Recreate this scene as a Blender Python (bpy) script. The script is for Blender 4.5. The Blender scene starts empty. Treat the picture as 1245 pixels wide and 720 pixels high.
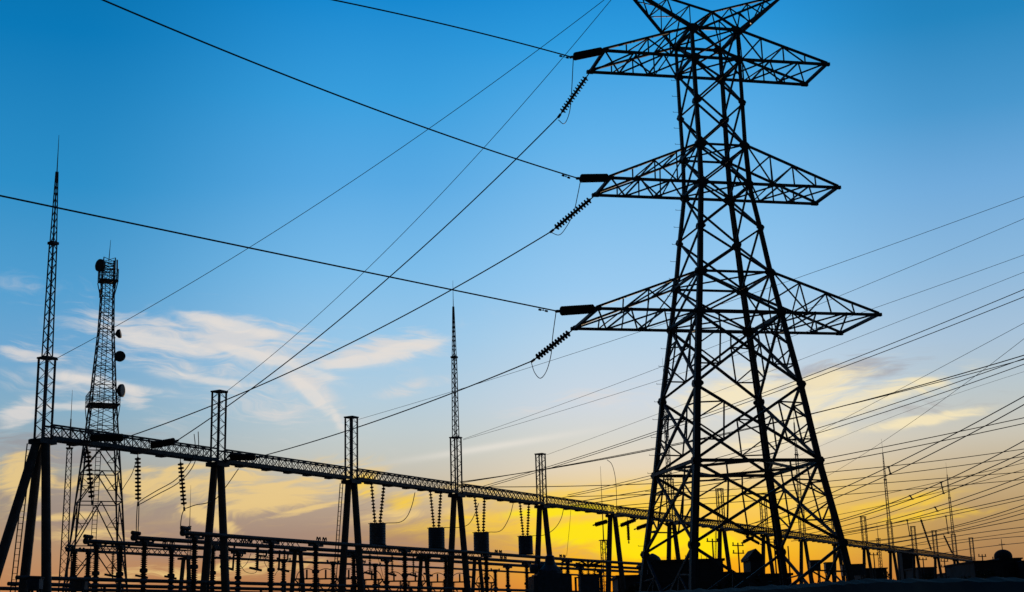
import bpy, math, random
from mathutils import Vector, Matrix
random.seed(11)
sc = bpy.context.scene
COL = sc.collection
V = Vector
rad = math.radians

# ------------------------------------------------------------------ camera
EYE = V((0, 0, 1.6))
FPX, PITCH, ROLL = 1682.386, rad(13.78487), rad(-1.64639)
IW, IH = 1245.0, 720.0
cF = V((0, math.cos(PITCH), math.sin(PITCH)))
r0 = V((1, 0, 0)); u0 = r0.cross(cF)
cR = math.cos(ROLL) * r0 + math.sin(ROLL) * u0
cU = -math.sin(ROLL) * r0 + math.cos(ROLL) * u0
cam = bpy.data.cameras.new('camera')
cam.sensor_width = 36.0
cam.lens = 36.0 * FPX / IW
cam.clip_start, cam.clip_end = 0.5, 9000.0
co = bpy.data.objects.new('camera', cam)
COL.objects.link(co)
m3 = Matrix((cR, cU, -cF)).transposed()
co.matrix_world = Matrix.Translation(EYE) @ m3.to_4x4()
sc.camera = co

SUN_AZ, SUN_EL = 6.6, 2.6          # degrees right of straight ahead / above the horizon

# ------------------------------------------------------------------ sky
def lin(c):
    o = []
    for v in c:
        v = v / 255.0
        o.append(v / 12.92 if v <= 0.04045 else ((v + 0.055) / 1.055) ** 2.4)
    return o

w = bpy.data.worlds.new('World'); sc.world = w; w.use_nodes = True
nt = w.node_tree; nt.nodes.clear()
def N(t, **k):
    n = nt.nodes.new(t)
    for a, b in k.items(): setattr(n, a, b)
    return n
def put(sock, v):
    if hasattr(v, 'links') or isinstance(v, bpy.types.NodeSocket): nt.links.new(v, sock)
    else: sock.default_value = v
def M(op, a, b=None, c=None, clamp=False):
    n = N('ShaderNodeMath', operation=op); n.use_clamp = clamp
    put(n.inputs[0], a)
    if b is not None: put(n.inputs[1], b)
    if c is not None: put(n.inputs[2], c)
    return n.outputs[0]
def smooth(x, lo, hi):
    n = N('ShaderNodeMapRange', interpolation_type='SMOOTHSTEP'); n.clamp = True
    put(n.inputs[0], x); n.inputs[1].default_value = lo; n.inputs[2].default_value = hi
    return n.outputs[0]
def mixc(f, a, b, mode='MIX'):
    n = N('ShaderNodeMix', data_type='RGBA', blend_type=mode)
    put(n.inputs[0], f); put(n.inputs[6], a); put(n.inputs[7], b)
    return n.outputs[2]
def rgb(c, k=1.0):
    l = lin(c); return (l[0] * k, l[1] * k, l[2] * k, 1)
def comb(x, y, z=0.0):
    n = N('ShaderNodeCombineXYZ'); put(n.inputs[0], x); put(n.inputs[1], y); put(n.inputs[2], z); return n.outputs[0]
def noise(vec, scale, detail=8.0, rough=0.55, dist=0.0):
    n = N('ShaderNodeTexNoise'); put(n.inputs['Vector'], vec)
    n.inputs['Scale'].default_value = scale; n.inputs['Detail'].default_value = detail
    n.inputs['Roughness'].default_value = rough; n.inputs['Distortion'].default_value = dist
    return n.outputs[0]
tc = N('ShaderNodeTexCoord'); sep = N('ShaderNodeSeparateXYZ')
nt.links.new(tc.outputs['Generated'], sep.inputs[0])
dx, dy, dz = sep.outputs
EL = M('MULTIPLY', M('ARCSINE', dz), 57.29578)
AZ = M('MULTIPLY', M('ARCTAN2', dx, dy), 57.29578)
def ramp(stops):
    n = N('ShaderNodeValToRGB'); cr = n.color_ramp; cr.interpolation = 'LINEAR'
    f = M('DIVIDE', EL, 60.0, clamp=True); nt.links.new(f, n.inputs[0])
    while len(cr.elements) < len(stops): cr.elements.new(0.5)
    for e, (el, c) in zip(cr.elements, stops):
        e.position = max(0.0, el / 60.0); e.color = rgb(c)
    return n.outputs[0]
near_sun = ramp([(0, (222, 112, 24)), (1.8, (238, 146, 26)), (3.0, (247, 186, 28)), (4.3, (245, 196, 76)), (5.4, (236, 202, 124)), (6.6, (226, 212, 186)),
                 (7.8, (212, 213, 206)), (9.2, (204, 215, 225)), (12, (178, 210, 234)), (14, (152, 202, 240)), (16.5, (131, 192, 237)), (20, (96, 178, 234)), (24, (44, 156, 224)), (26, (26, 142, 214)), (40, (4, 70, 130)), (60, (3, 34, 78))])
mid_sky = ramp([(0, (168, 100, 60)), (2.0, (178, 122, 78)), (3.2, (176, 130, 92)), (4.2, (172, 140, 112)), (5.0, (194, 170, 138)), (6.2, (198, 188, 168)), (7.4, (194, 199, 194)), (8.4, (188, 203, 208)),
                (9.8, (176, 204, 222)), (12, (152, 199, 232)), (15, (122, 188, 234)), (18.5, (86, 169, 227)), (22, (54, 158, 222)), (26, (14, 136, 208)), (40, (3, 66, 126)), (60, (3, 34, 78))])
left_sky = ramp([(0, (176, 100, 60)), (2.0, (190, 128, 80)), (3.4, (184, 140, 104)), (5.2, (164, 148, 128)), (6.4, (166, 160, 146)), (7.6, (158, 172, 178)), (9, (134, 173, 196)), (11.5, (108, 166, 208)),
                 (14, (80, 158, 208)), (18, (41, 142, 200)), (24, (0, 120, 184)), (27, (0, 112, 174)), (40, (0, 62, 118)), (60, (0, 34, 78))])
right_sky = ramp([(0, (140, 92, 62)), (1.8, (160, 114, 74)), (4, (178, 146, 100)), (5.6, (196, 174, 136)), (7.2, (200, 196, 182)), (9, (184, 198, 204)), (11, (166, 194, 218)), (14, (136, 183, 221)),
                  (17, (110, 170, 219)), (20, (70, 151, 206)), (23.5, (30, 132, 191)), (27, (12, 116, 180)), (40, (2, 62, 118)), (60, (2, 34, 78))])
base = mixc(smooth(AZ, 4.0, -5.0), near_sun, mid_sky)
base = mixc(smooth(AZ, -6.0, -19.0), base, left_sky)
base = mixc(smooth(AZ, 9.0, 19.0), base, right_sky)
# --- cirrus: streaks stretched along the horizon, laid out by azimuth / elevation
warp = noise(comb(M('MULTIPLY', AZ, 0.10), M('MULTIPLY', EL, 0.25)), 1.6, 3.0, 0.5)
wel = M('ADD', EL, M('MULTIPLY', M('SUBTRACT', warp, 0.5), 3.2))
def streaks(ox, tilt=0.0):
    a = M('ADD', AZ, ox)
    st = noise(comb(M('MULTIPLY', a, 0.20), M('MULTIPLY', M('ADD', wel, M('MULTIPLY', a, tilt)), 0.80)), 1.5, 9.0, 0.58, 0.10)
    fi = noise(comb(M('MULTIPLY', a, 0.22), M('MULTIPLY', M('ADD', wel, M('MULTIPLY', a, tilt)), 1.75)), 2.4, 9.0, 0.64, 0.20)
    return M('ADD', M('MULTIPLY', st, 0.56), M('MULTIPLY', fi, 0.44))
TEXA, TEXB, TEXC = streaks(0.0, 0.10), streaks(57.0, -0.05), streaks(-31.0, -0.16)
def patch(az, el, sa, se, tilt, amp):
    c, s = math.cos(rad(tilt)), math.sin(rad(tilt))
    a = M('SUBTRACT', AZ, az); e = M('SUBTRACT', EL, el)
    u = M('DIVIDE', M('ADD', M('MULTIPLY', a, c), M('MULTIPLY', e, s)), sa)
    v = M('DIVIDE', M('SUBTRACT', M('MULTIPLY', e, c), M('MULTIPLY', a, s)), se)
    q = M('ADD', M('MULTIPLY', u, u), M('MULTIPLY', v, v))
    return M('MULTIPLY', M('EXPONENT', M('MULTIPLY', q, -0.5)), amp)
def field(ps, lo, hi, tex, push=0.30):
    tot = None
    for p in ps:
        k = patch(*p); tot = k if tot is None else M('MAXIMUM', tot, k)
    # the thicker the mask, the more of the streak texture turns into cloud
    t = M('ADD', tex, M('MULTIPLY', M('SUBTRACT', tot, 0.5), push))
    return M('MULTIPLY', smooth(t, lo, hi), M('MINIMUM', M('MULTIPLY', tot, 2.0), 1.0))
mauve = field([(-11, 4.0, 6.0, .7, -3, .95), (-17, 5.4, 4, .9, -4, .9), (-9.5, 5.0, 4.0, .5, 4, .9), (-9.5, 4.1, 3.0, .5, 0, 1.0), (-18.5, 7.6, 3.0, .8, 2, .75), (13, 9.9, 2.8, .6, 4, .75), (-4, 3.0, 6, .6, 2, .7), (15.5, 8.1, 3, .5, 3, .5)], .42, .62, TEXB)
white = field([(-15.0, 12.3, 2.2, .60, -4, 1.0), (-11.2, 11.9, 3.6, .85, -7, .95), (-6.0, 11.6, 2.8, .48, 9, .95), (-8.6, 10.2, 1.9, .5, -40, .85), (-10.5, 9.4, 2.2, .7, -10, .7),
               (-15.6, 9.7, .55, .35, -12, 1.2), (-19.8, 9.0, .7, .38, 22, 1.2), (-19.6, 11.3, 1.0, .34, -10, .95), (-14, 10.9, 3.5, .6, -8, .55), (-12, 8.9, 4, .8, -8, .36), (-17.8, 10.2, 2.2, .5, -6, .6), (-18.5, 13.6, 3.0, .5, -8, .30), (-4.5, 10.0, 2.2, .3, 10, .5), (2.5, 9.3, 3.0, .5, 6, .5)], .41, .68, TEXA)
fil = field([(-8.5, 9.9, 1.1, .20, -44, .82), (-7.5, 9.0, .7, .16, -60, .62), (-9.0, 11.0, 1.3, .16, -20, .9), (-4.4, 11.75, 1.2, .18, 12, 1.15), (-6.6, 11.2, 1.8, .16, 6, 1.0), (-14.6, 11.9, 1.6, .20, -10, 1.0), (-11.6, 12.6, 1.8, .18, -12, .95), (-10.6, 11.4, 1.6, .16, -14, .95), (-16.6, 10.2, 1.8, .16, -8, .8), (-12.5, 10.4, 2.0, .14, -8, .7), (-17.8, 9.3, 1.4, .14, 4, .8)], .34, .58, TEXB)
wisp = patch(-.9, 7.6, 2.4, .10, 7.5, 1.0)
cream = field([(13.0, 9.7, 1.5, .34, 10, .95), (14.4, 8.8, 2.4, .36, 11, 1.05), (12.6, 9.2, 1.2, .22, 8, .8), (16.6, 7.85, 1.7, .16, 5, 1.15), (12, 8.8, 1.5, .6, 5, .85), (9.0, 9.5, 2.0, .7, 10, .8), (11, 7.4, 2.2, .35, 6, .7)], .36, .64, TEXA)
amber = field([(-9.9, 5.7, 2.6, .50, 9, 1.0), (-14.2, 6.2, 4.0, .7, 3, .80), (-7.0, 6.4, 1.2, .8, 0, .7), (-19.6, 6.5, .9, .9, 30, 1.05), (-12.6, 4.95, 1.1, .28, -25, 1.1), (-10.5, 3.0, 2.4, .35, 3, .7), (-16.5, 4.3, 1.8, .35, 0, .65), (-15, 2.7, 4, .35, 0, .6), (-4.5, 4.9, 2.2, .25, 5, .7), (-3.0, 5.9, 2.2, .3, 3, .6), (-18.0, 5.0, 1.5, .16, 3, .8), (-13.5, 6.9, 2.0, .14, 5, .85), (-8.6, 5.2, 1.6, .12, 12, .95), (-9.8, 6.2, 1.5, .12, 10, .95)], .43, .62, TEXC)
gold = field([(-6.35, 6.1, .34, .55, 75, .9), (-4.75, 5.45, .55, .24, 5, 1.0), (2.6, 5.6, 4.2, .30, 2, .8), (3.6, 4.9, 3.6, .34, 2, .9), (1.0, 4.4, 3.2, .30, 3, .8), (8.5, 5.0, 3.0, .35, 3, .75), (15.0, 4.6, 1.6, .20, 7, 1.0), (16.4, 4.15, 1.6, .17, 3, .95), (-2.0, 4.6, 2.5, .28, 4, .75), (12.0, 4.3, 2.0, .22, 5, .6)], .34, .70, TEXC, .24)
lemon = field([(2.9, 4.0, 1.9, .36, 2, 1.05), (5.2, 3.5, 1.8, .50, 0, 1.0), (7.6, 3.3, 1.1, .50, 0, .9), (1.6, 4.9, 2.0, .20, 3, .8)], .30, .66, TEXA, .50)
base = mixc(M('MULTIPLY', mauve, 0.45), base, rgb((148, 130, 130)))
base = mixc(M('MULTIPLY', white, 0.82), base, rgb((222, 216, 212)))
base = mixc(M('MULTIPLY', fil, 0.62), base, rgb((232, 224, 216)))
base = mixc(M('MULTIPLY', wisp, 0.55), base, rgb((236, 230, 220)))
base = mixc(M('MULTIPLY', cream, 0.80), base, rgb((250, 233, 188)))
base = mixc(M('MULTIPLY', amber, 0.80), base, rgb((238, 204, 134)))
base = mixc(M('MULTIPLY', gold, 0.80), base, rgb((253, 208, 48)))
base = mixc(M('MULTIPLY', lemon, 0.90), base, rgb((250, 228, 12)))
# away from the sunset the sky falls off into dusk
away = M('ABSOLUTE', M('SUBTRACT', AZ, SUN_AZ))
dusk = smooth(away, 32.0, 95.0)
base = mixc(dusk, base, (0.006, 0.011, 0.020, 1))
sky = N('ShaderNodeTexSky', sky_type='NISHITA'); sky.sun_disc = False
sky.sun_elevation = rad(SUN_EL); sky.sun_rotation = rad(SUN_AZ); sky.air_density = 1.4; sky.dust_density = 1.2; sky.ozone_density = 2.0
tot = mixc(1.0, mixc(1.0, base, (9.9, 9.9, 9.9, 1), 'MULTIPLY'), mixc(1.0, sky.outputs[0], (.03, .03, .03, 1), 'MULTIPLY'), 'ADD')
bg = N('ShaderNodeBackground'); nt.links.new(tot, bg.inputs[0]); bg.inputs[1].default_value = 0.1
ow = N('ShaderNodeOutputWorld'); nt.links.new(bg.outputs[0], ow.inputs[0])

sun = bpy.data.lights.new('sun', 'SUN'); sun.energy = 2.0; sun.angle = rad(0.5); sun.color = (1.0, 0.72, 0.42)
so = bpy.data.objects.new('sun', sun); COL.objects.link(so)
sd = V((math.sin(rad(SUN_AZ)) * math.cos(rad(SUN_EL)), math.cos(rad(SUN_AZ)) * math.cos(rad(SUN_EL)), math.sin(rad(SUN_EL))))
so.rotation_euler = sd.to_track_quat('Z', 'Y').to_euler(); so.location = (0, 0, 60)
vs = sc.view_settings; vs.view_transform = 'Standard'; vs.look = 'None'; vs.exposure = 0.0; vs.gamma = 1.0; vs.use_curve_mapping = False
sc.cycles.max_bounces = 4

# ------------------------------------------------------------------ materials
def mat(name, c, rough=0.7, metal=0.0, var=0.35, scale=3.0, bump=0.0):
    m = bpy.data.materials.new(name); m.use_nodes = True
    t = m.node_tree; b = t.nodes['Principled BSDF']
    tcn = t.nodes.new('ShaderNodeTexCoord'); no = t.nodes.new('ShaderNodeTexNoise'); no.inputs['Scale'].default_value = scale
    no.inputs['Detail'].default_value = 6
    t.links.new(tcn.outputs['Object'], no.inputs['Vector'])
    cr = t.nodes.new('ShaderNodeValToRGB'); cr.color_ramp.elements[0].position = .3; cr.color_ramp.elements[1].position = .7
    cr.color_ramp.elements[0].color = (*[x * (1 - var) for x in c], 1); cr.color_ramp.elements[1].color = (*[x * (1 + var) for x in c], 1)
    t.links.new(no.outputs[0], cr.inputs[0]); t.links.new(cr.outputs[0], b.inputs['Base Color'])
    b.inputs['Roughness'].default_value = rough; b.inputs['Metallic'].default_value = metal
    if bump:
        bp = t.nodes.new('ShaderNodeBump'); bp.inputs['Strength'].default_value = bump
        t.links.new(no.outputs[0], bp.inputs['Height']); t.links.new(bp.outputs[0], b.inputs['Normal'])
    return m
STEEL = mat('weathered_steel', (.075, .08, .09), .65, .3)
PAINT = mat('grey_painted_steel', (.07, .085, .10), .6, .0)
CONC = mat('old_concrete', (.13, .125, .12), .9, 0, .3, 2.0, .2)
PORC = mat('brown_porcelain', (.05, .028, .02), .75, 0, .3)
WIRE = mat('aged_aluminium_cable', (.055, .055, .06), .7, .2)
TANK = mat('blue_grey_tank_paint', (.06, .10, .14), .6, 0)
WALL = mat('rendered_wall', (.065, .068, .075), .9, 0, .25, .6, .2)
ROOF = mat('dark_roof_felt', (.05, .05, .055), .9)
GLASS = mat('dark_window_glass', (.02, .025, .03), .15)
SOIL = mat('dry_earth_and_gravel', (.10, .085, .065), .95, 0, .4, .5, .5)
GRASS = mat('dry_grass', (.055, .06, .03), .9, 0, .4, 4)
LEAF = mat('dusty_foliage', (.045, .06, .03), .85, 0, .4, 1.5)
BARK = mat('bark', (.08, .06, .045), .95, 0, .3, 6)
DISH = mat('antenna_shroud', (.05, .05, .055), .6, 0)
# ------------------------------------------------------------------ geometry helpers
class MB:
    def __init__(s): s.v = []; s.f = []
    def add(s, vs_, fs):
        n = len(s.v); s.v += [tuple(p) for p in vs_]; s.f += [tuple(i + n for i in f) for f in fs]; return s
    def bar(s, p, q, w_, h=None, up=(0, 0, 1)):
        p, q = V(p), V(q); h = w_ if h is None else h
        d = q - p
        if d.length < 1e-5: return s
        d.normalize(); up = V(up)
        if abs(d.dot(up)) > .98: up = V((1, 0, 0)) if abs(d.x) < .9 else V((0, 1, 0))
        a = d.cross(up).normalized() * (w_ / 2); b = a.cross(d).normalized() * (h / 2)
        return s.add([p - a - b, p + a - b, p + a + b, p - a + b, q - a - b, q + a - b, q + a + b, q - a + b],
                     [(3, 2, 1, 0), (4, 5, 6, 7), (0, 1, 5, 4), (1, 2, 6, 5), (2, 3, 7, 6), (3, 0, 4, 7)])
    def angle(s, p, q, w0, w1, ox, oy, t=.03):
        # rolled angle section: two thin flanges along directions ox, oy
        p, q, ox, oy = V(p), V(q), V(ox), V(oy)
        prof = lambda k: [V((0, 0, 0)), ox * k, ox * k + oy * t, ox * t + oy * t, ox * t + oy * k, oy * k]
        a = [p + x for x in prof(w0)]; b = [q + x for x in prof(w1)]
        fs = [(i, (i + 1) % 6, 6 + (i + 1) % 6, 6 + i) for i in range(6)] + [(5, 4, 3, 2, 1, 0)[:6], (6, 7, 8, 9, 10, 11)]
        return s.add(a + b, fs)
    def tube(s, pts, r, n=8, r1=None, caps=True):
        pts = [V(p) for p in pts]; k = len(pts); ring = []
        nrm = None
        for i, p in enumerate(pts):
            d = (pts[min(i + 1, k - 1)] - pts[max(i - 1, 0)]).normalized()
            if nrm is None:
                nrm = d.cross(V((0, 0, 1)) if abs(d.z) < .95 else V((1, 0, 0))).normalized()
            else:
                nrm = (nrm - d * nrm.dot(d)).normalized()
            bn = d.cross(nrm); rr = r if r1 is None else r + (r1 - r) * i / (k - 1)
            ring.append([p + (nrm * math.cos(2 * math.pi * j / n) + bn * math.sin(2 * math.pi * j / n)) * rr for j in range(n)])
        vs_ = [x for rg in ring for x in rg]; fs = []
        for i in range(k - 1):
            for j in range(n):
                fs.append((i * n + j, i * n + (j + 1) % n, (i + 1) * n + (j + 1) % n, (i + 1) * n + j))
        if caps: fs += [tuple(range(n - 1, -1, -1)), tuple((k - 1) * n + j for j in range(n))]
        return s.add(vs_, fs)
    def box(s, lo, hi):
        (a, b, c), (d, e, f) = lo, hi
        return s.add([(a, b, c), (d, b, c), (d, e, c), (a, e, c), (a, b, f), (d, b, f), (d, e, f), (a, e, f)],
                     [(3, 2, 1, 0), (4, 5, 6, 7), (0, 1, 5, 4), (1, 2, 6, 5), (2, 3, 7, 6), (3, 0, 4, 7)])
    def lathe(s, p, q, prof, n=12):
        # prof: (t along p->q in metres, radius)
        p, q = V(p), V(q); d = (q - p).normalized()
        a = d.cross(V((0, 0, 1)) if abs(d.z) < .95 else V((1, 0, 0))).normalized(); b = d.cross(a)
        vs_ = [p + d * t + (a * math.cos(2 * math.pi * j / n) + b * math.sin(2 * math.pi * j / n)) * r for t, r in prof for j in range(n)]
        k = len(prof); fs = []
        for i in range(k - 1):
            for j in range(n): fs.append((i * n + j, i * n + (j + 1) % n, (i + 1) * n + (j + 1) % n, (i + 1) * n + j))
        fs += [tuple(range(n - 1, -1, -1)), tuple((k - 1) * n + j for j in range(n))]
        return s.add(vs_, fs)
    def build(s, name, m, parent=None, loc=None):
        me = bpy.data.meshes.new(name); me.from_pydata(s.v, [], s.f); me.update()
        me.materials.append(m)
        o = bpy.data.objects.new(name, me); COL.objects.link(o)
        if parent: o.parent = parent
        if loc is not None: o.location = loc
        return o
def tag(o, label=None, cat=None, group=None, kind=None):
    if label: o['label'] = label
    if cat: o['category'] = cat
    if group: o['group'] = group
    if kind: o['kind'] = kind
    return o
def empty(name, loc, rz=0.0):
    o = bpy.data.objects.new(name, None); COL.objects.link(o); o.location = loc; o.rotation_euler = (0, 0, rz); o.empty_display_size = .3
    return o
def copy_tree(o, parent=None):
    c = o.copy(); COL.objects.link(c)
    if parent: c.parent = parent
    for ch in list(o.children): copy_tree(ch, c)
    return c
def ray(x, y): return cF + (x - IW / 2) / FPX * cR - (y - IH / 2) / FPX * cU
def at(x, y, Y):
    v = ray(x, y); return EYE + v * (Y / v.y)
def atz(x, y, z):
    v = ray(x, y); return EYE + v * ((z - EYE.z) / v.z)
def proj(P):
    d = V(P) - EYE; k = d.dot(cF); return IW / 2 + FPX * d.dot(cR) / k, IH / 2 - FPX * d.dot(cU) / k
ORD = ['first', 'second', 'third', 'fourth', 'fifth', 'sixth', 'seventh', 'eighth', 'ninth', 'tenth', 'eleventh', 'twelfth', 'thirteenth', 'fourteenth',
       'fifteenth', 'sixteenth', 'seventeenth', 'eighteenth', 'nineteenth', 'twentieth', 'twenty-first', 'twenty-second', 'twenty-third', 'twenty-fourth',
       'twenty-fifth', 'twenty-sixth', 'twenty-seventh', 'twenty-eighth', 'twenty-ninth', 'thirtieth', 'thirty-first', 'thirty-second', 'thirty-third', 'thirty-fourth', 'thirty-fifth', 'thirty-sixth', 'thirty-seventh', 'thirty-eighth', 'thirty-ninth', 'fortieth']

# ------------------------------------------------------------------ ground
g = MB(); n = 60
R_ = [0, 8, 16, 25, 35, 50, 70, 95, 125, 160, 200, 260, 340, 450, 600, 800, 1100, 1500, 2200, 3200, 4500]
for i, r in enumerate(R_):
    for j in range(n):
        a = 2 * math.pi * j / n; g.v.append((r * math.sin(a), r * math.cos(a), random.uniform(-.06, .06) if 20 < r < 400 else 0))
for i in range(len(R_) - 1):
    for j in range(n): g.f.append((i * n + j, i * n + (j + 1) % n, (i + 1) * n + (j + 1) % n, (i + 1) * n + j))
g.f = [f[::-1] for f in g.f]
tag(g.build('ground', SOIL), kind='structure')

# low bank of earth between the camera and the yard
ridge = [(1500, 697, 26), (1300, 701, 28), (1245, 702.5, 29), (1150, 703, 30), (1060, 704.5, 32), (1000, 708, 33), (960, 711, 34), (900, 714, 35), (850, 716.5, 36), (780, 720, 37), (700, 725, 38), (600, 735, 39), (420, 752, 40)]
bank = MB(); rows = []
pts = []
for (a, b) in zip(ridge, ridge[1:]):
    for k in range(8):
        t = k / 8; pts.append(tuple(a[i] + (b[i] - a[i]) * t for i in range(3)))
for (x, y, Y) in pts:
    P = at(x, y, Y); h = max(P.z, .2) + random.uniform(-.02, .02)
    rows.append([(P.x, P.y + o, max(-.1, h * k + random.uniform(-.015, .015))) for o, k in ((-5.5, -.1), (-3.8, .3), (-2.2, .7), (-.8, .96), (0, 1), (.9, .97), (2.2, .72), (4, .3), (6, -.1))])
for r in rows: bank.v += r
for i in range(len(rows) - 1):
    for j in range(8): bank.f.append((i * 9 + j, i * 9 + j + 1, (i + 1) * 9 + j + 1, (i + 1) * 9 + j))
tag(bank.build('embankment', SOIL), kind='structure')
# ------------------------------------------------------------------ transmission pylon
S = 68.0; PTH = rad(12.384)
PC = V((.156873 * S, S, 0))
LV = {'P3': (.0555, .0553), 'P2': (.1127, .0469), 'P1': (.1675, .0405), 'L0': (.2211, .0330), 'L1': (.2520, .0287), 'I1': (.2874, .0247), 'M0': (.3224, .0203),
      'M1': (.3528, .0195), 'I2': (.3875, .0196), 'T0': (.4225, .0196), 'T1': (.4469, .0195)}
LV = {k: (1.6 + a * S, b * S) for k, (a, b) in LV.items()}
LV['B'] = (0.0, LV['P3'][1] + (LV['P3'][1] - LV['P2'][1]) / (LV['P3'][0] - LV['P2'][0]) * -0 + .62)
ORDER = ['B', 'P3', 'P2', 'P1', 'L0', 'L1', 'I1', 'M0', 'M1', 'I2', 'T0', 'T1']
pyl = empty('transmission_pylon', PC, PTH)
tag(pyl, 'tall dark lattice steel pylon with three pairs of cross arms', 'pylon')
CORN = [(-1, -1), (1, -1), (1, 1), (-1, 1)]         # near left, near right, far right, far left
def node(l, c): z, hw = LV[l]; return V((c[0] * hw, c[1] * hw, z))
def legw(z): return .36 - .19 * min(1, z / 32)
plate = {}
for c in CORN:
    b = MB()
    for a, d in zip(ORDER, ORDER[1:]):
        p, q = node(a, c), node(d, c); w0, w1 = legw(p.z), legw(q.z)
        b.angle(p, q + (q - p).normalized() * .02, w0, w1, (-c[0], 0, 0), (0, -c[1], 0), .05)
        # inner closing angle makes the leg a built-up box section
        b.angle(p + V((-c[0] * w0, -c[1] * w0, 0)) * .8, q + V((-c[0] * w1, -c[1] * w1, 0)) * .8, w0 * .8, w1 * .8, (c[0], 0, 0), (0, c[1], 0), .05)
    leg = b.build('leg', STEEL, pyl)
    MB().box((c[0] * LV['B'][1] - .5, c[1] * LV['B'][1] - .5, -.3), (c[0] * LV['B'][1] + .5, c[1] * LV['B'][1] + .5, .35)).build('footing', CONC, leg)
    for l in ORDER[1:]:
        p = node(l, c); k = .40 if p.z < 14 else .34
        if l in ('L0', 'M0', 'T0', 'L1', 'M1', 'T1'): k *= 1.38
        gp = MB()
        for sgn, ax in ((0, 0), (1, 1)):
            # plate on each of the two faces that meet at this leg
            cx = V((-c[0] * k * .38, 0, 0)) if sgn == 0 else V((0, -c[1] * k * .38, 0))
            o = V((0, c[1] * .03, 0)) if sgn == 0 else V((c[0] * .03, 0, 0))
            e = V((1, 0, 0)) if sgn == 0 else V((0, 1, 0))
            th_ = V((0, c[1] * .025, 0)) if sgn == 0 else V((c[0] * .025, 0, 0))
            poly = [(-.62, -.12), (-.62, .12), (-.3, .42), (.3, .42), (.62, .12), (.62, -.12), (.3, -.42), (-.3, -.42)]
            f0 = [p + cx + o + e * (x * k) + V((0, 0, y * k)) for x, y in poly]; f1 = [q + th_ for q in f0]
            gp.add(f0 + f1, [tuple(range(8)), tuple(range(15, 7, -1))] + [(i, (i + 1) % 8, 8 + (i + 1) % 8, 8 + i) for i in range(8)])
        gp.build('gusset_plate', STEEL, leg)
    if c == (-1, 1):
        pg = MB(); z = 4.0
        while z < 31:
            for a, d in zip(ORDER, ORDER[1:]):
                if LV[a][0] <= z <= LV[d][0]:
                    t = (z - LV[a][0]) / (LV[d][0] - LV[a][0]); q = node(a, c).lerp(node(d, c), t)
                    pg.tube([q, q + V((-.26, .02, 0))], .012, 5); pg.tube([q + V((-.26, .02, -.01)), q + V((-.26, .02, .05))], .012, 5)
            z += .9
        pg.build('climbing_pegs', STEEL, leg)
def horiz(b, p, q, w_): b.bar(p, q, w_, w_)
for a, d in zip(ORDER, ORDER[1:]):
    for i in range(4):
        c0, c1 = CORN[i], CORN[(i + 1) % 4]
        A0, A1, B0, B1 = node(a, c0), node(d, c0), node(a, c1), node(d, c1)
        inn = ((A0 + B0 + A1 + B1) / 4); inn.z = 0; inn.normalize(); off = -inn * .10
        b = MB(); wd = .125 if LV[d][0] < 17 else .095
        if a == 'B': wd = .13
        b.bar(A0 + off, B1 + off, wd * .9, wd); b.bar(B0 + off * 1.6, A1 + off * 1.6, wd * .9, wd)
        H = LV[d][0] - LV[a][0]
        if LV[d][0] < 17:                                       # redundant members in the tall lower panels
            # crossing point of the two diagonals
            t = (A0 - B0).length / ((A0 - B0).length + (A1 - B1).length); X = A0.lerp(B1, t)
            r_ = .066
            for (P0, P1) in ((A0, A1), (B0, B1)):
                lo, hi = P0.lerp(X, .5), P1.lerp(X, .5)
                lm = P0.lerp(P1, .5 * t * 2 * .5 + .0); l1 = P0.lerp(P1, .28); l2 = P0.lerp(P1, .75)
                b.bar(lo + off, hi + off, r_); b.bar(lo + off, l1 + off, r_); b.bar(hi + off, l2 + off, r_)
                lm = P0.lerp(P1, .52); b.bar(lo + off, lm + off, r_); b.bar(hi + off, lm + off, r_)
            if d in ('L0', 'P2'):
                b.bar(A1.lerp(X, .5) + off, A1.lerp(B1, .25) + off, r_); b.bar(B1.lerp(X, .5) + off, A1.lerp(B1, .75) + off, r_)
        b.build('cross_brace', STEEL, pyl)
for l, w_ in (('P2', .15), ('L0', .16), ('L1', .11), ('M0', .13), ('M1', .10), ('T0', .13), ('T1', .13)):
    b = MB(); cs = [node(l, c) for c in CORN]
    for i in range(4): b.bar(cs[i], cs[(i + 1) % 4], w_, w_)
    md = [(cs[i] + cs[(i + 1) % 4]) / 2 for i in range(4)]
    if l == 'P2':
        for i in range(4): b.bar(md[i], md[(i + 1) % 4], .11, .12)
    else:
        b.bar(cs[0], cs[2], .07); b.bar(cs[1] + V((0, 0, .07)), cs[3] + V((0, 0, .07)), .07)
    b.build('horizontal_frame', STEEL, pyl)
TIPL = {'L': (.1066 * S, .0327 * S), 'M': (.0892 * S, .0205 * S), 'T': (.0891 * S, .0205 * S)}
TIP = {}
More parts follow.
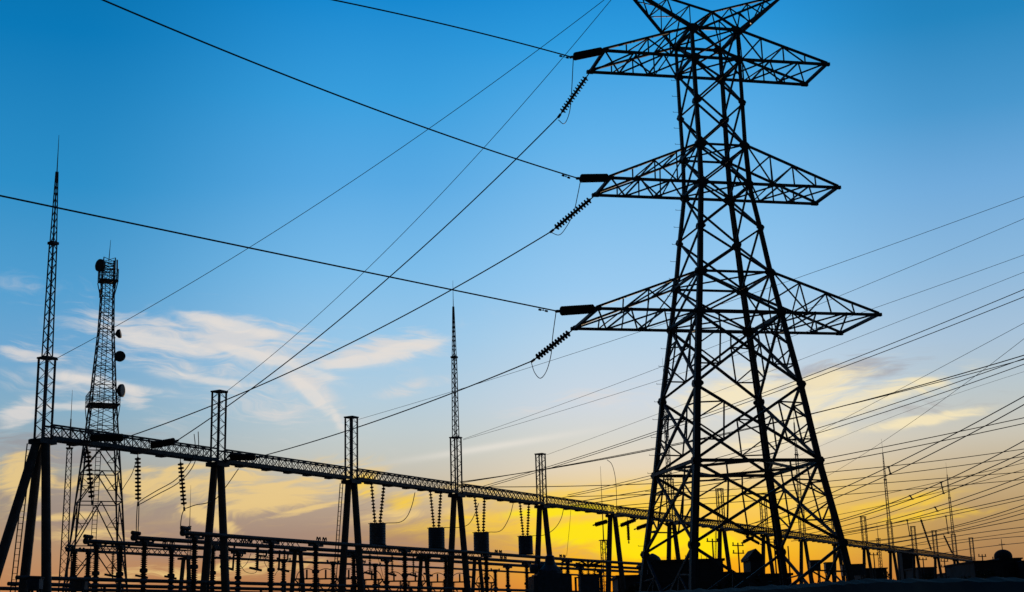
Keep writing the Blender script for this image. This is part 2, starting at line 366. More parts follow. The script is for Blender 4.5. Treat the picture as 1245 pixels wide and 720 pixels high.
for k in 'LMT':
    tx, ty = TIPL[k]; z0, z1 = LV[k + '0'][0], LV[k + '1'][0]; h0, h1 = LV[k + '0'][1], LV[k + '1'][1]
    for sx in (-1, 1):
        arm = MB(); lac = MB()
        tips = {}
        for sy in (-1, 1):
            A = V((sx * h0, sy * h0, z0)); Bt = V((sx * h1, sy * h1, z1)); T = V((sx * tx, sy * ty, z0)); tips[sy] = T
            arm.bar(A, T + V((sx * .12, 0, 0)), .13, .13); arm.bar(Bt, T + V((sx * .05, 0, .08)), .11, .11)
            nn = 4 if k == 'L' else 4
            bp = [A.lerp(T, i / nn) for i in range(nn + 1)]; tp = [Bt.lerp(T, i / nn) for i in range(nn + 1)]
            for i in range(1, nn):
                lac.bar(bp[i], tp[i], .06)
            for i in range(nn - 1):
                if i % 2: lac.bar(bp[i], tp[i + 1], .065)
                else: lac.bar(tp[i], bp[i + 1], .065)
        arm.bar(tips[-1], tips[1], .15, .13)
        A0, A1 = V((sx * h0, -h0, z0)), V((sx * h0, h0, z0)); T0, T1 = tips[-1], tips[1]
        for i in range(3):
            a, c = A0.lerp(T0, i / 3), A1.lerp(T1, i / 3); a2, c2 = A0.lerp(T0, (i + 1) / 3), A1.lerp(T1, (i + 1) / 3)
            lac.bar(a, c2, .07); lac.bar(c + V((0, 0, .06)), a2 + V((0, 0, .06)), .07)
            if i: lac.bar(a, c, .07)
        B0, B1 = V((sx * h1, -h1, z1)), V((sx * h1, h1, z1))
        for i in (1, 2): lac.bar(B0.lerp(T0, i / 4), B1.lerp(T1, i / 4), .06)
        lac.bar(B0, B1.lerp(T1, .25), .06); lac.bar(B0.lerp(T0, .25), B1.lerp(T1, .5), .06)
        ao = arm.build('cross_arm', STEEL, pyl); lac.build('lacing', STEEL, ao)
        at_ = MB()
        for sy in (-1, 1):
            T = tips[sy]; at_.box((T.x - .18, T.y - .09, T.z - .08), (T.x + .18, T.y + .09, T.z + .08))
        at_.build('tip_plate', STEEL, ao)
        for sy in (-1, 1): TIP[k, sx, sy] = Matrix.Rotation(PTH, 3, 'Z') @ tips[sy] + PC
# earth wire peaks: a spread V above the top arms
zt, ht = LV['T1']; apex_z = zt + 1.05
HORN = {}
for sx in (-1, 1):
    hx = .0655 * S; tipz = zt + 2.75
    T = V((sx * hx, 0, tipz)); b = MB(); lac = MB()
    low = [V((sx * ht, -ht, zt)), V((sx * ht, ht, zt))]; up = [V((0, -ht * .8, apex_z)), V((0, ht * .8, apex_z))]
    opp = [V((-sx * ht * .2, -ht, zt)), V((-sx * ht * .2, ht, zt))]
    for j in (0, 1):
        b.bar(low[j], T, .13); b.bar(up[j], T + V((0, 0, .1)), .10)
        for i in range(1, 4):
            p = low[j].lerp(T, i / 4); q = up[j].lerp(T, i / 4); lac.bar(p, q, .055)
            lac.bar(low[j].lerp(T, (i - 1) / 4), q, .055)
    for i in range(1, 4):
        lac.bar(low[0].lerp(T, i / 4), low[1].lerp(T, i / 4), .055); lac.bar(low[0].lerp(T, (i - 1) / 4), low[1].lerp(T, i / 4), .05)
        lac.bar(up[0].lerp(T, i / 4), up[1].lerp(T, i / 4), .05)
    b.bar(T + V((-.15, 0, .03)), T + V((.18, 0, .03)), .14, .14)
    o = b.build('earth_wire_peak', STEEL, pyl); lac.build('lacing', STEEL, o)
    HORN[sx] = Matrix.Rotation(PTH, 3, 'Z') @ T + PC
b = MB(); us = [V((x, y * ht * .8, apex_z)) for x in (-.02, .02) for y in (-1, 1)]
b.bar(V((0, -ht * .8, apex_z)), V((0, ht * .8, apex_z)), .12)
for sx in (-1, 1):
    for sy in (-1, 1): b.bar(V((0, sy * ht * .8, apex_z)), V((sx * ht, sy * ht, zt)), .11); b.bar(V((0, sy * ht * .8, apex_z)), V((sx * ht, -sy * ht, zt)), .06)
b.build('peak_frame', STEEL, pyl)

# ------------------------------------------------------------------ gantry line: shared geometry
GTH = rad(59.8278); G0 = V((-27.870, 80.985, 0)); ZB = 13.60
gd = V((math.cos(GTH), math.sin(GTH), 0)); gq = V((math.sin(GTH), -math.cos(GTH), 0))
def gl(s, q, z): return G0 + gd * s + gq * q + V((0, 0, z))
def s_at(px, q, z):
    A = gl(0, q, z) - EYE; k = (px - IW / 2) / FPX
    return (k * A.dot(cF) - A.dot(cR)) / (gd.dot(cR) - k * gd.dot(cF))
def on(px, q, z): return gl(s_at(px, q, z), q, z)
NP = 17
def sq_lattice(b, x, y, z0, z1, w0, w1, step, chord, lace):
    k = max(2, int(round((z1 - z0) / step)))
    P = lambda i, c: V((x + c[0] * (w0 + (w1 - w0) * i / k) / 2, y + c[1] * (w0 + (w1 - w0) * i / k) / 2, z0 + (z1 - z0) * i / k))
    for c in CORN: b.bar(P(0, c), P(k, c), chord)
    for i in range(k):
        for j in range(4):
            c0, c1 = CORN[j], CORN[(j + 1) % 4]
            b.bar(P(i, c0 if (i + j) % 2 else c1), P(i + 1, c1 if (i + j) % 2 else c0), lace)
    return b
def ladder(parent, p, q, out=(0, 0, 0)):
    p, q = V(p), V(q); b = MB(); e = V((.17, 0, 0))
    b.bar(p - e, q - e, .05); b.bar(p + e, q + e, .05)
    k = int((q - p).length / .35)
    for i in range(1, k): c = p.lerp(q, i / k); b.bar(c - e, c + e, .03)
    return b.build('ladder', STEEL, parent)
def make_post(mast, end=False, lad=False, column=True):
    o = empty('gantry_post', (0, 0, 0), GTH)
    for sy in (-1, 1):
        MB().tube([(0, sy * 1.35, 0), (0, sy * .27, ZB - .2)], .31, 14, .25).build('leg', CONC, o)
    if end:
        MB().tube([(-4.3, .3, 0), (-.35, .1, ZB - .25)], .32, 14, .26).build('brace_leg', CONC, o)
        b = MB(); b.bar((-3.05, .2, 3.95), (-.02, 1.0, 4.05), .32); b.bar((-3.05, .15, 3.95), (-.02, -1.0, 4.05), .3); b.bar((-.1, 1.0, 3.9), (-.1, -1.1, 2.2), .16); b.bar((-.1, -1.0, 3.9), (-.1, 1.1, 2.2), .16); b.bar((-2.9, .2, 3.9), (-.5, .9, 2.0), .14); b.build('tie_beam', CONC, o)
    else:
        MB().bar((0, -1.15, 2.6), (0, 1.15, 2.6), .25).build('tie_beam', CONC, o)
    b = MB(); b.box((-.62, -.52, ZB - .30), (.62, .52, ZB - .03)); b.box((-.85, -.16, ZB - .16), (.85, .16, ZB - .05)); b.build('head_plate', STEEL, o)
    if column:
        sq_lattice(MB(), 0, 0, ZB, 18.42, .66, .66, .44, .10, .026).build('lattice_column', STEEL, o)
        b = MB(); b.box((-.42, -.42, 18.42), (.42, .42, 18.52)); b.bar((.42, 0, 18.47), (.75, -.05, 18.5), .1); b.build('top_plate', STEEL, o)
    if mast:
        m = MB(); sq_lattice(m, 0, 0, 18.5, 25.6, .42, .30, .42, .06, .03)
        sq_lattice(m, 0, 0, 25.6, 30.2, .27, .09, .4, .05, .025)
        mo = m.build('lightning_mast', STEEL, o)
        MB().box((-.24, -.24, 25.52), (.24, .24, 25.68)).build('joint_plate', STEEL, mo)
        MB().tube([(0, 0, 30.1), (0, 0, 32.6)], .035, 8, .012).build('spike', STEEL, mo)
    if lad: ladder(o, (-.42, 1.75, .2), (-.42, .62, ZB - .25))
    return o
pe = make_post(True, True, True); pm = make_post(True); pp = make_post(False); pl = make_post(False, False, True); pf = make_post(False, False, False, False)
used = set()
for i in range(NP):
    src = pe if i == 0 else pf if i == 5 else pl if i in (2, 7) else pm if i % 3 == 0 else pp
    o = src if src.name not in used else copy_tree(src)
    used.add(src.name)
    o.location = gl(15 * i, 0, 0)
    what = 'gantry post with tall lightning mast' if i % 3 == 0 else 'gantry post with plain square lattice top'
    if i == 0: lab = 'three legged end post of the gantry with tall lightning mast'
    elif i == 5: lab = 'gantry post without any lattice top, just left of the pylon'
    elif i == NP - 1: lab = 'plain gantry post at the far end of the long beam'
    else: lab = '%s, %s in the row from the three legged end' % (what, ORD[i])
    tag(o, lab, 'gantry post', 'gantry posts along the substation')
def make_beam(x0, x1):
    o = empty('lattice_beam', (0, 0, 0), GTH); H = .86; Wd = .35
    for sy in (-1, 1):
        MB().bar((x0, sy * Wd, ZB + .10), (x1, sy * Wd, ZB + .10), .14, .24).build('bottom_chord', STEEL, o)
        MB().bar((x0, sy * Wd, ZB + H), (x1, sy * Wd, ZB + H), .10, .10).build('top_chord', STEEL, o)
    b = MB(); k = 20
    for i in range(k):
        a, c = x0 + (x1 - x0) * i / k, x0 + (x1 - x0) * (i + 1) / k
        for sy in (-1, 1):
            z0, z1 = ZB + .2, ZB + H
            b.bar((a, sy * Wd, z0), (c, sy * Wd, z1), .036); b.bar((a, sy * Wd + .04, z1), (c, sy * Wd + .04, z0), .036)
            b.bar((a, sy * Wd, z0), (a, sy * Wd, z1), .034)
        b.bar((a, -Wd if i % 2 else Wd, ZB + .02), (c, Wd if i % 2 else -Wd, ZB + .02), .06, .05)
        b.bar((a, -Wd if i % 2 else Wd, ZB + H), (c, Wd if i % 2 else -Wd, ZB + H), .04, .04)
    b.build('lacing', STEEL, o)
    b = MB()
    for x in (2.4, 5.2, 7.6, 9.8, 12.4): b.box((x - .28, -.38, ZB - .12), (x + .28, .38, ZB - .03))
    b.build('hanger_plates', STEEL, o)
    return o
beam0 = make_beam(.36, 14.64)
for i in range(NP - 1):
    o = beam0 if i == 0 else copy_tree(beam0)
    o.location = gl(15 * i, 0, 0)
    if i == 0: lab = 'lattice steel beam spanning from the three legged end post'
    else: lab = 'lattice gantry beam, %s span along from the three legged post' % ORD[i]
    tag(o, lab, 'beam', 'lattice beams of the gantry')

# ------------------------------------------------------------------ insulator strings, cables
def discs(b, p, q, r=.14, pitch=.15, core=.05):
    p, q = V(p), V(q); L = (q - p).length; k = max(3, int(L / pitch)); st = L / k
    prof = []
    for i in range(k):
        t = i * st
        prof += [(t, core * .9), (t + st * .28, core), (t + st * .38, r), (t + st * .66, r * .92), (t + st * .76, core)]
    prof.append((L, core * .9))
    return b.lathe(p, q, prof, 10)
def insulator(p, q, label, group, double=0.0, side=(1, 0, 0), r=.14, pitch=.15, cat='insulator', core=.05):
    # string from p (fixed end) to q (live end) hung on short links
    p, q = V(p), V(q); d = (q - p).normalized(); L = (q - p).length; e = V(side).normalized() * double / 2
    o = empty('insulator_string', p)
    lk = MB(); a, b_ = p + d * min(.35, L * .12), q - d * min(.25, L * .1)
    lk.tube([V((0, 0, 0)), a - p], .03, 6)
    lk.build('link', STEEL, o)
    for k in ((-1, 1) if double else (0,)):
        discs(MB(), a - p + e * k, b_ - p + e * k, r, pitch, core).build('insulator_discs', PORC, o)
    cl = MB(); cl.tube([b_ - p, q - p], .035, 6); cl.tube([q - p - d * .12, q - p + d * .12], .07, 8)
    if double: cl.bar(a - p - e * 1.2, a - p + e * 1.2, .10, .12); cl.bar(b_ - p - e * 1.2, b_ - p + e * 1.2, .10, .12)
    cl.build('clamp', STEEL, o)
    return tag(o, label, cat, group)
def curve(pts, sub=6):
    # smooth curve through the points (Catmull-Rom)
    P = [V(p) for p in pts]; P = [P[0] * 2 - P[1]] + P + [P[-1] * 2 - P[-2]]; out = []
    for i in range(1, len(P) - 2):
        for k in range(sub):
            t = k / sub; a, b, c, d = P[i - 1:i + 3]
            out.append(.5 * ((2 * b) + (c - a) * t + (2 * a - 5 * b + 4 * c - d) * t * t + (3 * b - a - 3 * c + d) * t ** 3))
    out.append(P[-2]); return out
def cable(pts, r, name, label, cat, group, sub=6):
    o = MB().tube(curve(pts, sub) if sub else pts, r, 6).build(name, WIRE)
    return tag(o, label, cat, group)
def sagged(A, B, sag, t0=0.0, t1=1.0, k=48):
    out = []
    for i in range(k + 1):
        t = t0 + (t1 - t0) * i / k; p = A.lerp(B, t) if 0 <= t <= 1 else A + (B - A) * t
        out.append(p - V((0, 0, 4 * sag * t * (1 - t))))
    return out
def sag_for(A, B, mx, my):
    # sag with which the hanging wire A-B passes the sight line of (mx, my)
    lo, hi = -8.0, 20.0
    def yat(s):
        pts = sagged(A, B, s, 0, 1, 60); pr = [proj(p) for p in pts]
        for (a, b) in zip(pr, pr[1:]):
            if (a[0] - mx) * (b[0] - mx) <= 0 and a[0] != b[0]: return a[1] + (b[1] - a[1]) * (mx - a[0]) / (b[0] - a[0])
        return None
    for _ in range(30):
        m = (lo + hi) / 2; y = yat(m)
        if y is None: return 0.5
        if y < my: lo = m
        else: hi = m
    return (lo + hi) / 2
RR = .032
def wire(A, B, mid, r, name, label, cat, group, t0=0.0, t1=1.0):
    s = sag_for(A, B, *mid) if mid else 0.6
    o = MB().tube(sagged(A, B, s, t0, t1), r, 6).build(name, WIRE)
    return tag(o, label, cat, group), s

# near side line: from the pylon's left arm tips towards the camera's left
for k, e0, e1, mid, lev in (('T', (695, 69.5), (400, -1, 56), (550, 32), 'top'), ('M', (703, 217), (125, 0, 45), (400, 112), 'middle'), ('L', (678, 378.5), (0, 238, 45), (320, 305), 'lowest')):
    T = TIP[k, -1, -1]; P = at(*e0, T.y - 2.0); E_ = at(*e1)
    insulator(T, P, 'short thick insulator string at the near tip of the %s left arm' % lev, 'near side strings on the pylon', .15, (0, 0, 1) if k == 'L' else (.3, .2, 1), .155, .12, core=.11)
    o, s = wire(P, E_, mid, RR, 'conductor', 'black conductor crossing the sky from the %s left arm to upper left' % lev, 'power line', 'conductors leaving the pylon', 0, 1.6)
    # vibration damper
    q = sagged(P, E_, s, .035, .035, 1)[0]; dd = (E_ - P).normalized(); b = MB()
    b.tube([q + V((0, 0, -.10)) - dd * .22, q + V((0, 0, -.10)) + dd * .22], .014, 5)
    for k2 in (-1, 1): b.tube([q + V((0, 0, -.10)) + dd * .14 * k2, q + V((0, 0, -.10)) + dd * .26 * k2], .05, 8)
    b.tube([q, q + V((0, 0, -.12))], .025, 6)
    tag(b.build('vibration_damper', STEEL), 'small dumbbell damper on the black conductor beside the %s left arm' % lev, 'damper', 'dampers near the pylon')
# far side line: down to the gantry
GE = {'T': ((712, 97), (680, 141), (215, 536), (180, 550), (470, 340)), 'M': ((718, 244), (671, 281), (153, 532), (106, 541), (470, 395)), 'L': ((694, 407), (648, 438.5), (313, 556), (276, 567), (480, 504))}
FARP = {}
for k, lev in (('T', 'top'), ('M', 'middle'), ('L', 'lowest')):
    i0, i1, g1, g0, mid = GE[k]; T = TIP[k, -1, 1]
    P = at(*i1, T.y + 1.2); FARP[k] = P
    insulator(T, P, 'ribbed insulator string sloping down left from the far end of the %s arm' % lev, 'far side strings on the pylon', 0, r=.19, pitch=.17, core=.075)
    gp = on(g0[0], 0.0, 14.05); ge = at(*g1, gp.y - 1.4)
    insulator(gp, ge, 'dark strain insulator on the gantry beam taking the %s arm conductor' % lev, 'strain strings on the gantry beam', .16, (0, 0, 1), .16, .13, core=.11)
    wire(P, ge, mid, RR, 'conductor', 'black conductor sloping from the %s left arm down to the gantry' % lev, 'power line', 'conductors between pylon and gantry')
JP = {'T': [(697, 72), (694.6, 117), (692, 138), (686, 150.5), (679, 146)], 'M': [(706, 219), (702, 239), (697, 260), (687, 278.5), (680, 285.7), (673, 284), (669.5, 281.5)],
      'L': [(676, 380), (672, 409), (670, 431), (664.5, 451), (657, 460), (650, 453), (646, 441)]}
for k, lev in (('T', 'top'), ('M', 'middle'), ('L', 'lowest')):
    pts = JP[k]; Y0 = TIP[k, -1, -1].y - 2; Y1 = FARP[k].y
    cable([at(x, y, Y0 + (Y1 - Y0) * i / (len(pts) - 1)) for i, (x, y) in enumerate(pts)], .02, 'jumper_cable', 'thin jumper cable looping below the %s left arm of the pylon' % lev, 'jumper', 'jumper loops on the pylon')
# earth wires
for (px, i, zt_, mid, lab) in ((68, 0, 18.5, (300, 303), 'thin earth wire from the pylon peak to the three legged end post'), (272, 1, 18.5, (480, 294), 'thin earth wire from the pylon peak to the second gantry post')):
    A = HORN[-1]; B = gl(15 * i, 0, zt_) + gd * .6
    wire(A, B, mid, .017, 'earth_wire', lab, 'earth wire', 'earth wires from the pylon peak')

# strings hanging from the beam on the left, with their droppers
hang = []
for px, y0, x1, y1, lab in ((106, 546, 112, 611, 'leftmost hanging insulator string, in front of the telecom tower'), (167.5, 553, 168, 613, 'hanging insulator string just right of the telecom tower'),
                            (219, 559, 224, 619, 'hanging insulator string left of the second gantry post, tilted')):
    A = on(px, 0.35, ZB - .05); B = at(x1, y1, A.y - .3); hang.append(B)
    insulator(A, B, lab, 'strings hanging under the gantry beam', 0, r=.20, pitch=.25, core=.06)
def pxcable(pts, Y0, Y1, r, lab, name='jumper_cable', cat='jumper', group='slack cables under the gantry'):
    k = len(pts) - 1
    return cable([at(x, y, Y0 + (Y1 - Y0) * i / k) for i, (x, y) in enumerate(pts)], r, name, lab, cat, group)
B = hang[1]
pxcable([(168, 613), (172, 608), (190, 597), (214, 583), (231, 563), (237, 544), (236, 528)], B.y, B.y + 3, .028, 'slack cable from the second hanging string up to the beam, upper of two')
pxcable([(168, 614), (174, 611), (192, 601), (217, 587), (234, 568), (241, 546), (241, 525)], B.y, B.y + 3.2, .028, 'slack cable from the second hanging string up to the beam, lower of two')
pxcable([(167, 613), (166, 632), (165.5, 654)], B.y, B.y + .6, .028, 'straight dropper from the second hanging string, left of a pair')
pxcable([(169, 613), (168.5, 632), (167.5, 654)], B.y, B.y + .7, .028, 'straight dropper from the second hanging string, right of a pair')
B = hang[2]
pxcable([(224, 619), (228, 617.5), (238, 614), (252, 611.5), (263, 606), (276, 590), (290, 570)], B.y, B.y + 5, .03, 'slack cable from the tilted hanging string passing behind the second post')
pxcable([(224, 619), (221, 627), (219.5, 640), (220, 651)], B.y, B.y + .3, .03, 'dropper from the tilted hanging string to the bus tube end')
pxcable([(146, 600), (152, 590), (160, 577), (166, 560)], B.y, B.y + 5, .025, 'short slack cable under the beam right of the telecom tower')

# ------------------------------------------------------------------ line traps
def line_trap(px0, px1, yt, yb, sx0, sx1, lab):
    cx = (px0 + px1) / 2; top = on((sx0 + sx1) / 2, 0.2, ZB - .02)
    Y = top.y; P0, P1 = at(px0, yt, Y), at(px1, yt, Y); Pb = at(cx, yb, Y); Pt = at(cx, yt, Y)
    R = (P1 - P0).length / 2; H = Pt.z - Pb.z
    o = empty('line_trap', V((Pt.x, Pt.y, Pb.z)))
    d = MB(); d.lathe((0, 0, .06), (0, 0, H - .06), [(0, R * .93), (.02, R * .96)] + [(.02 + (H - .16) * i / 24, R * (.955 if i % 2 else .93)) for i in range(25)] + [(H - .12, R * .93)], 28)
    d.build('drum', TANK, o)
    b = MB()
    for z in (0, H - .06):
        for a in range(4):
            an = a * math.pi / 4; v = V((math.cos(an), math.sin(an), 0)) * R * 1.06; b.bar(V((0, 0, z + .03)) - v, V((0, 0, z + .03)) + v, .09, .06)
    b.tube([(0, 0, -.25), (0, 0, .05)], .04, 6)
    b.build('end_spider', STEEL, o)
    for sx, k in ((sx0, -1), (sx1, 1)):
        A = on(sx, .2, ZB - .02); q = V((Pt.x, Pt.y, Pt.z)) + V((k * .2, 0, .02))
        io = MB(); discs(io, q - o.location, A - o.location, .155, .25, .06); so_ = io.build('insulator_string', PORC, o)
        MB().tube([A - o.location, A - o.location + V((0, 0, .12))], .05, 8).build('shackle', STEEL, so_)
    tag(o, lab, 'line trap', 'line traps hanging in a row')
    return Pt, R
lt = []
for a in ((448.5, 469.5, 636, 663.5, 451.5, 467, 'dark drum shaped line trap, leftmost of the row, on two insulator strings'), (520, 541, 641.5, 668, 523, 536, 'dark line trap drum on two strings, left of the mast post'),
          (575, 595, 647, 672, 577, 589, 'dark line trap drum on two strings, right of the mast post'), (629.5, 648, 651.5, 674.5, 632, 643, 'dark line trap drum at the right end of the row')):
    lt.append(line_trap(*a))
TL = ('leftmost line trap', 'line trap left of the mast post', 'line trap right of the mast post', 'line trap at the right end')
for (P, R), pts, lab in zip(lt, ([(470, 636), (486, 635), (495, 628), (501, 614), (504.5, 599)], [(541, 641.5), (556, 641.5), (569, 638), (577, 626), (582, 612)], [(595, 647), (606, 646.5), (613, 641), (620, 627), (624, 612)], [(648, 651.5), (662, 650.5), (674, 643), (682, 631), (686, 615)]), TL):
    pxcable(pts, P.y, P.y + 1.5, .03, 'slack lead curving from the %s up to the beam' % lab)
pxcable([(456, 664), (459, 676), (463, 690), (466, 702)], lt[0][0].y, lt[0][0].y + 1, .02, 'thin lead hanging from the leftmost line trap', 'dropper_cable', 'cable')
pxcable([(738, 559), (744, 565), (748, 580), (749.5, 600), (749.5, 620)], 138, 140, .03, 'curved dropper from an overhead wire to the beam, left of the pylon', 'dropper_cable', 'cable')
pxcable([(694, 620), (692.5, 640), (690.5, 660), (689, 676)], 136, 137, .02, 'thin vertical dropper below the beam, between two posts left of the pylon', 'dropper_cable', 'cable')

# strain strings on the gantry left of and under the pylon
for (a, b, Y, lab) in (((740, 633.5), (722, 638.5), 143, 'strain insulator left of the post beside the pylon'), ((752, 640), (775, 631), 145, 'strain insulator right of the post beside the pylon'),
                       ((797, 634.5), (772, 643.5), 152, 'strain insulator seen beside the left leg of the pylon'), ((763, 629.5), (764.5, 659.5), 148, 'short hanging insulator left of the pylon leg'),
                       ((893, 645), (913, 651), 180, 'strain insulator seen between the pylon legs, lying along the beam'), ((905, 651), (925, 662), 182, 'strain insulator between the pylon legs, sloping down'), ((918, 652), (902, 660), 181, 'strain insulator sloping left between the pylon legs')):
    insulator(at(*a, Y), at(*b, Y - .8), lab, 'strings on the gantry around the pylon', .14 if a[0] != 763 else 0, (0, 0, 1), .17, .16, core=.12)

# ------------------------------------------------------------------ overhead wires to the right
RW = [  # start, mid, end at the right, end distance, radius
    ((436, 510, 107), (773, 405), (1245, 239, 75), .014), ((563, 534, 120), (803, 446.5), (1245, 266, 80), .014), ((563, 535, 120), (800, 463), (1245, 310, 84), .014),
    ((665, 553, 133), (977, 436), (1245, 331, 88), .014), ((588, 591, 124), (981, 458), (1245, 352, 86), .026), ((593, 592, 124), (979, 463.5), (1245, 361, 86), .026),
    ((560, 586, 121), (793, 547), (1245, 432, 100), .034), ((562, 587, 121), (991, 502), (1245, 437, 100), .03),
    ((690, 602, 138), (998, 519.6), (1245, 436, 100), .03), ((680, 606, 137), (1000, 525), (1245, 443, 102), .03),
    ((870, 590, 175), (1106, 467), (1245, 393, 90), .016), ((940, 612, 188), (1072, 538), (1245, 412, 92), .016), ((880, 600, 175), (1106, 499), (1245, 452, 110), .012),
    ((905, 640, 180), (1082, 567), (1245, 482, 120), .04), ((908, 644, 180), (1084, 575.5), (1245, 492, 120), .04),
    ((690, 612, 138), (1006, 557), (1245, 508, 125), .036), ((690, 616, 138), (1010, 563), (1245, 515, 125), .036),
    ((560, 592, 121), (1010, 574), (1245, 546, 130), .032), ((690, 604, 138), (1010, 585), (1245, 555, 130), .032),
    ((745, 616, 146), (1018, 592), (1245, 574, 150), .034), ((745, 619, 146), (1018, 602), (1245, 583, 150), .034),
    ((930, 650, 188), (1106, 603), (1245, 536, 130), .04), ((932, 653, 188), (1106, 608), (1245, 550, 130), .04), ((935, 656, 188), (1098, 618), (1245, 557, 132), .034),
    ((960, 655, 195), (1136, 617), (1245, 579, 150), .04), ((962, 658, 195), (1138, 622), (1245, 586, 150), .04),
    ((980, 655, 200), (1153, 623), (1245, 603, 160), .042), ((985, 658, 200), (1160, 625.5), (1245, 607, 160), .036), ((1015, 660, 212), (1167, 638), (1245, 614, 165), .042),
    ((1020, 662, 212), (1130, 648), (1245, 619, 168), .034), ((900, 640, 180), (1080, 600), (1245, 563, 140), .03), ((905, 645, 180), (1085, 612), (1245, 571, 142), .03), ((1060, 668, 226), (1165, 657), (1245, 646, 186), .034),
    ((1050, 664, 224), (1163, 645), (1245, 624, 170), .042), ((1052, 666, 224), (1153, 648.5), (1245, 631, 175), .045), ((1084, 668, 237), (1163, 652), (1245, 641, 180), .042), ((1110, 671, 248), (1182, 658), (1245, 652, 190), .042), ((1130, 676, 258), (1190, 666), (1245, 660, 200), .042)]
RWs = []
order = sorted(range(len(RW)), key=lambda i: RW[i][2][1])
for rank, i in enumerate(order):
    a, mid, e, r = RW[i]; A, B = at(*a), at(*e)
    thick = 'thin faint' if r < .02 else 'dark'
    r = r * 1.15 if r > .03 else r
    o, s = wire(A, B, mid, r, 'overhead_wire', '%s overhead wire leaving at the right edge, %s from the top there' % (thick, ORD[rank]), 'power line', 'overhead wires running to the right', 0, 1.4)
    RWs.append((i, A, B, s))
RWD = {i: (A, B, s) for i, A, B, s in RWs}
def on_wire(i, px):
    A, B, s = RWD[i]; best = min(sagged(A, B, s, 0, 1, 400), key=lambda p: abs(proj(p)[0] - px)); return best
for (i, j, px, lab) in ((13, 14, 1080, 'beside the nearer right lightning mast'), (21, 22, 1106, 'on the bundle between the two right lightning masts'), (21, 23, 1144, 'left of the far right lightning mast'), (24, 25, 1137, 'on the lower bundle, below the other spacers'), (26, 28, 1103, 'just left of a leaning insulator'), (27, 34, 1150, 'lowest of the spacers, by the far mast')):
    p, q = on_wire(i, px), on_wire(j, px + 3); d = (q - p); d = d / max(d.length, .01)
    b = MB(); b.bar(p - d * .06, q + d * .06, .11, .1); b.tube([p - V((.12, 0, 0)), p + V((.12, 0, 0))], .085, 8); b.tube([q - V((.12, 0, 0)), q + V((.12, 0, 0))], .085, 8)
    tag(b.build('wire_spacer', STEEL), 'small dark spacer between two overhead wires, %s' % lab, 'spacer', 'spacers on the overhead wires')
for (a, b, Y, lab) in (((1119, 630), (1133, 671), 248, 'long leaning insulator rising from the far beam, taller of two'), ((1147, 650), (1159, 675), 262, 'shorter leaning insulator rising from the far beam')):
    insulator(at(*b, Y), at(*a, Y), lab, 'leaning insulators on the far beam', 0, r=.20, pitch=.3, core=.14)

# ------------------------------------------------------------------ telecom tower
TY = 150.0
def tower_pt(px, y): return at(px, y, TY)
tb = tower_pt(112, 690); TZ = lambda y: tower_pt(122, y).z
tt = tower_pt(133, 318)
base = V((tb.x + .38, TY, 0))
tw = empty('telecom_tower', base, rad(24)); tag(tw, 'lattice telecom tower with dish antennas and two railed platforms', 'tower')
zz = [0, 4, 8, 12, TZ(612), TZ(575), TZ(545), TZ(520), TZ(493), TZ(470), TZ(447), TZ(424), TZ(402), TZ(382), TZ(362), TZ(342), TZ(326), TZ(315)]
def twid(z):
    pts = [(0, 7.3), (TZ(690), 5.35), (TZ(600), 4.2), (TZ(493), 2.6), (TZ(428), 1.85), (TZ(400), 1.5), (TZ(360), 1.32), (TZ(310), 1.25)]
    for (a, b), (c, d) in zip(pts, pts[1:]):
        if z <= c: return b + (d - b) * (z - a) / (c - a)
    return 1.25
def tnode(z, c): h = twid(z) / 2; return V((c[0] * h, c[1] * h, z))
for c in CORN:
    b = MB()
    for a, d in zip(zz, zz[1:]): b.bar(tnode(a, c), tnode(d, c), .20 - .1 * a / 45)
    b.build('leg', STEEL, tw)
for i, (a, d) in enumerate(zip(zz, zz[1:])):
    b = MB(); sub = 2 if a < TZ(550) else 2
    for j in range(4):
        c0, c1 = CORN[j], CORN[(j + 1) % 4]
        if a < TZ(560):      # K bracing with secondary members low down
            mid_ = (tnode(d, c0) + tnode(d, c1)) / 2
            for c in (c0, c1):
                b.bar(tnode(a, c), mid_, .11); m_ = tnode(a, c).lerp(mid_, .5); b.bar(m_, tnode((a + d) / 2, c), .07); b.bar(m_, tnode(a * .25 + d * .75, c), .06)
            b.bar(tnode(d, c0), tnode(d, c1), .10)
        else:
            for k in range(2):
                z0, z1 = a + (d - a) * k / 2, a + (d - a) * (k + 1) / 2
                b.bar(tnode(z0, c0), tnode(z1, c1), .055); b.bar(tnode(z0, c1), tnode(z1, c0), .055)
            b.bar(tnode(a, c0), tnode(a, c1), .07)
    b.build('bracing', STEEL, tw)
for yp, k in ((493, 1.26), (342, 1.52)):
    z = TZ(yp); h = twid(z) / 2 * k; b = MB(); b.box((-h, -h, z - .10), (h, h, z + .02)); po = b.build('platform', STEEL, tw)
    b = MB()
    for zz_ in (.45, .85, 1.2):
        for j in range(4): b.bar(V((CORN[j][0] * h, CORN[j][1] * h, z + zz_)), V((CORN[(j + 1) % 4][0] * h, CORN[(j + 1) % 4][1] * h, z + zz_)), .05)
    for j in range(4):
        for t in (0, .25, .5, .75):
            p = V((CORN[j][0] * h, CORN[j][1] * h, z)).lerp(V((CORN[(j + 1) % 4][0] * h, CORN[(j + 1) % 4][1] * h, z)), t); b.bar(p, p + V((0, 0, 1.2)), .05)
        q = CORN[j]; b.bar(V((q[0] * h, q[1] * h, z - .1)), tnode(z - 1.8, q), .08)
    b.build('railing', STEEL, po)
lb = MB()
for sx in (-.25, .25): lb.bar((sx - .5, -.1, 0), (sx, 0, TZ(345)), .07)
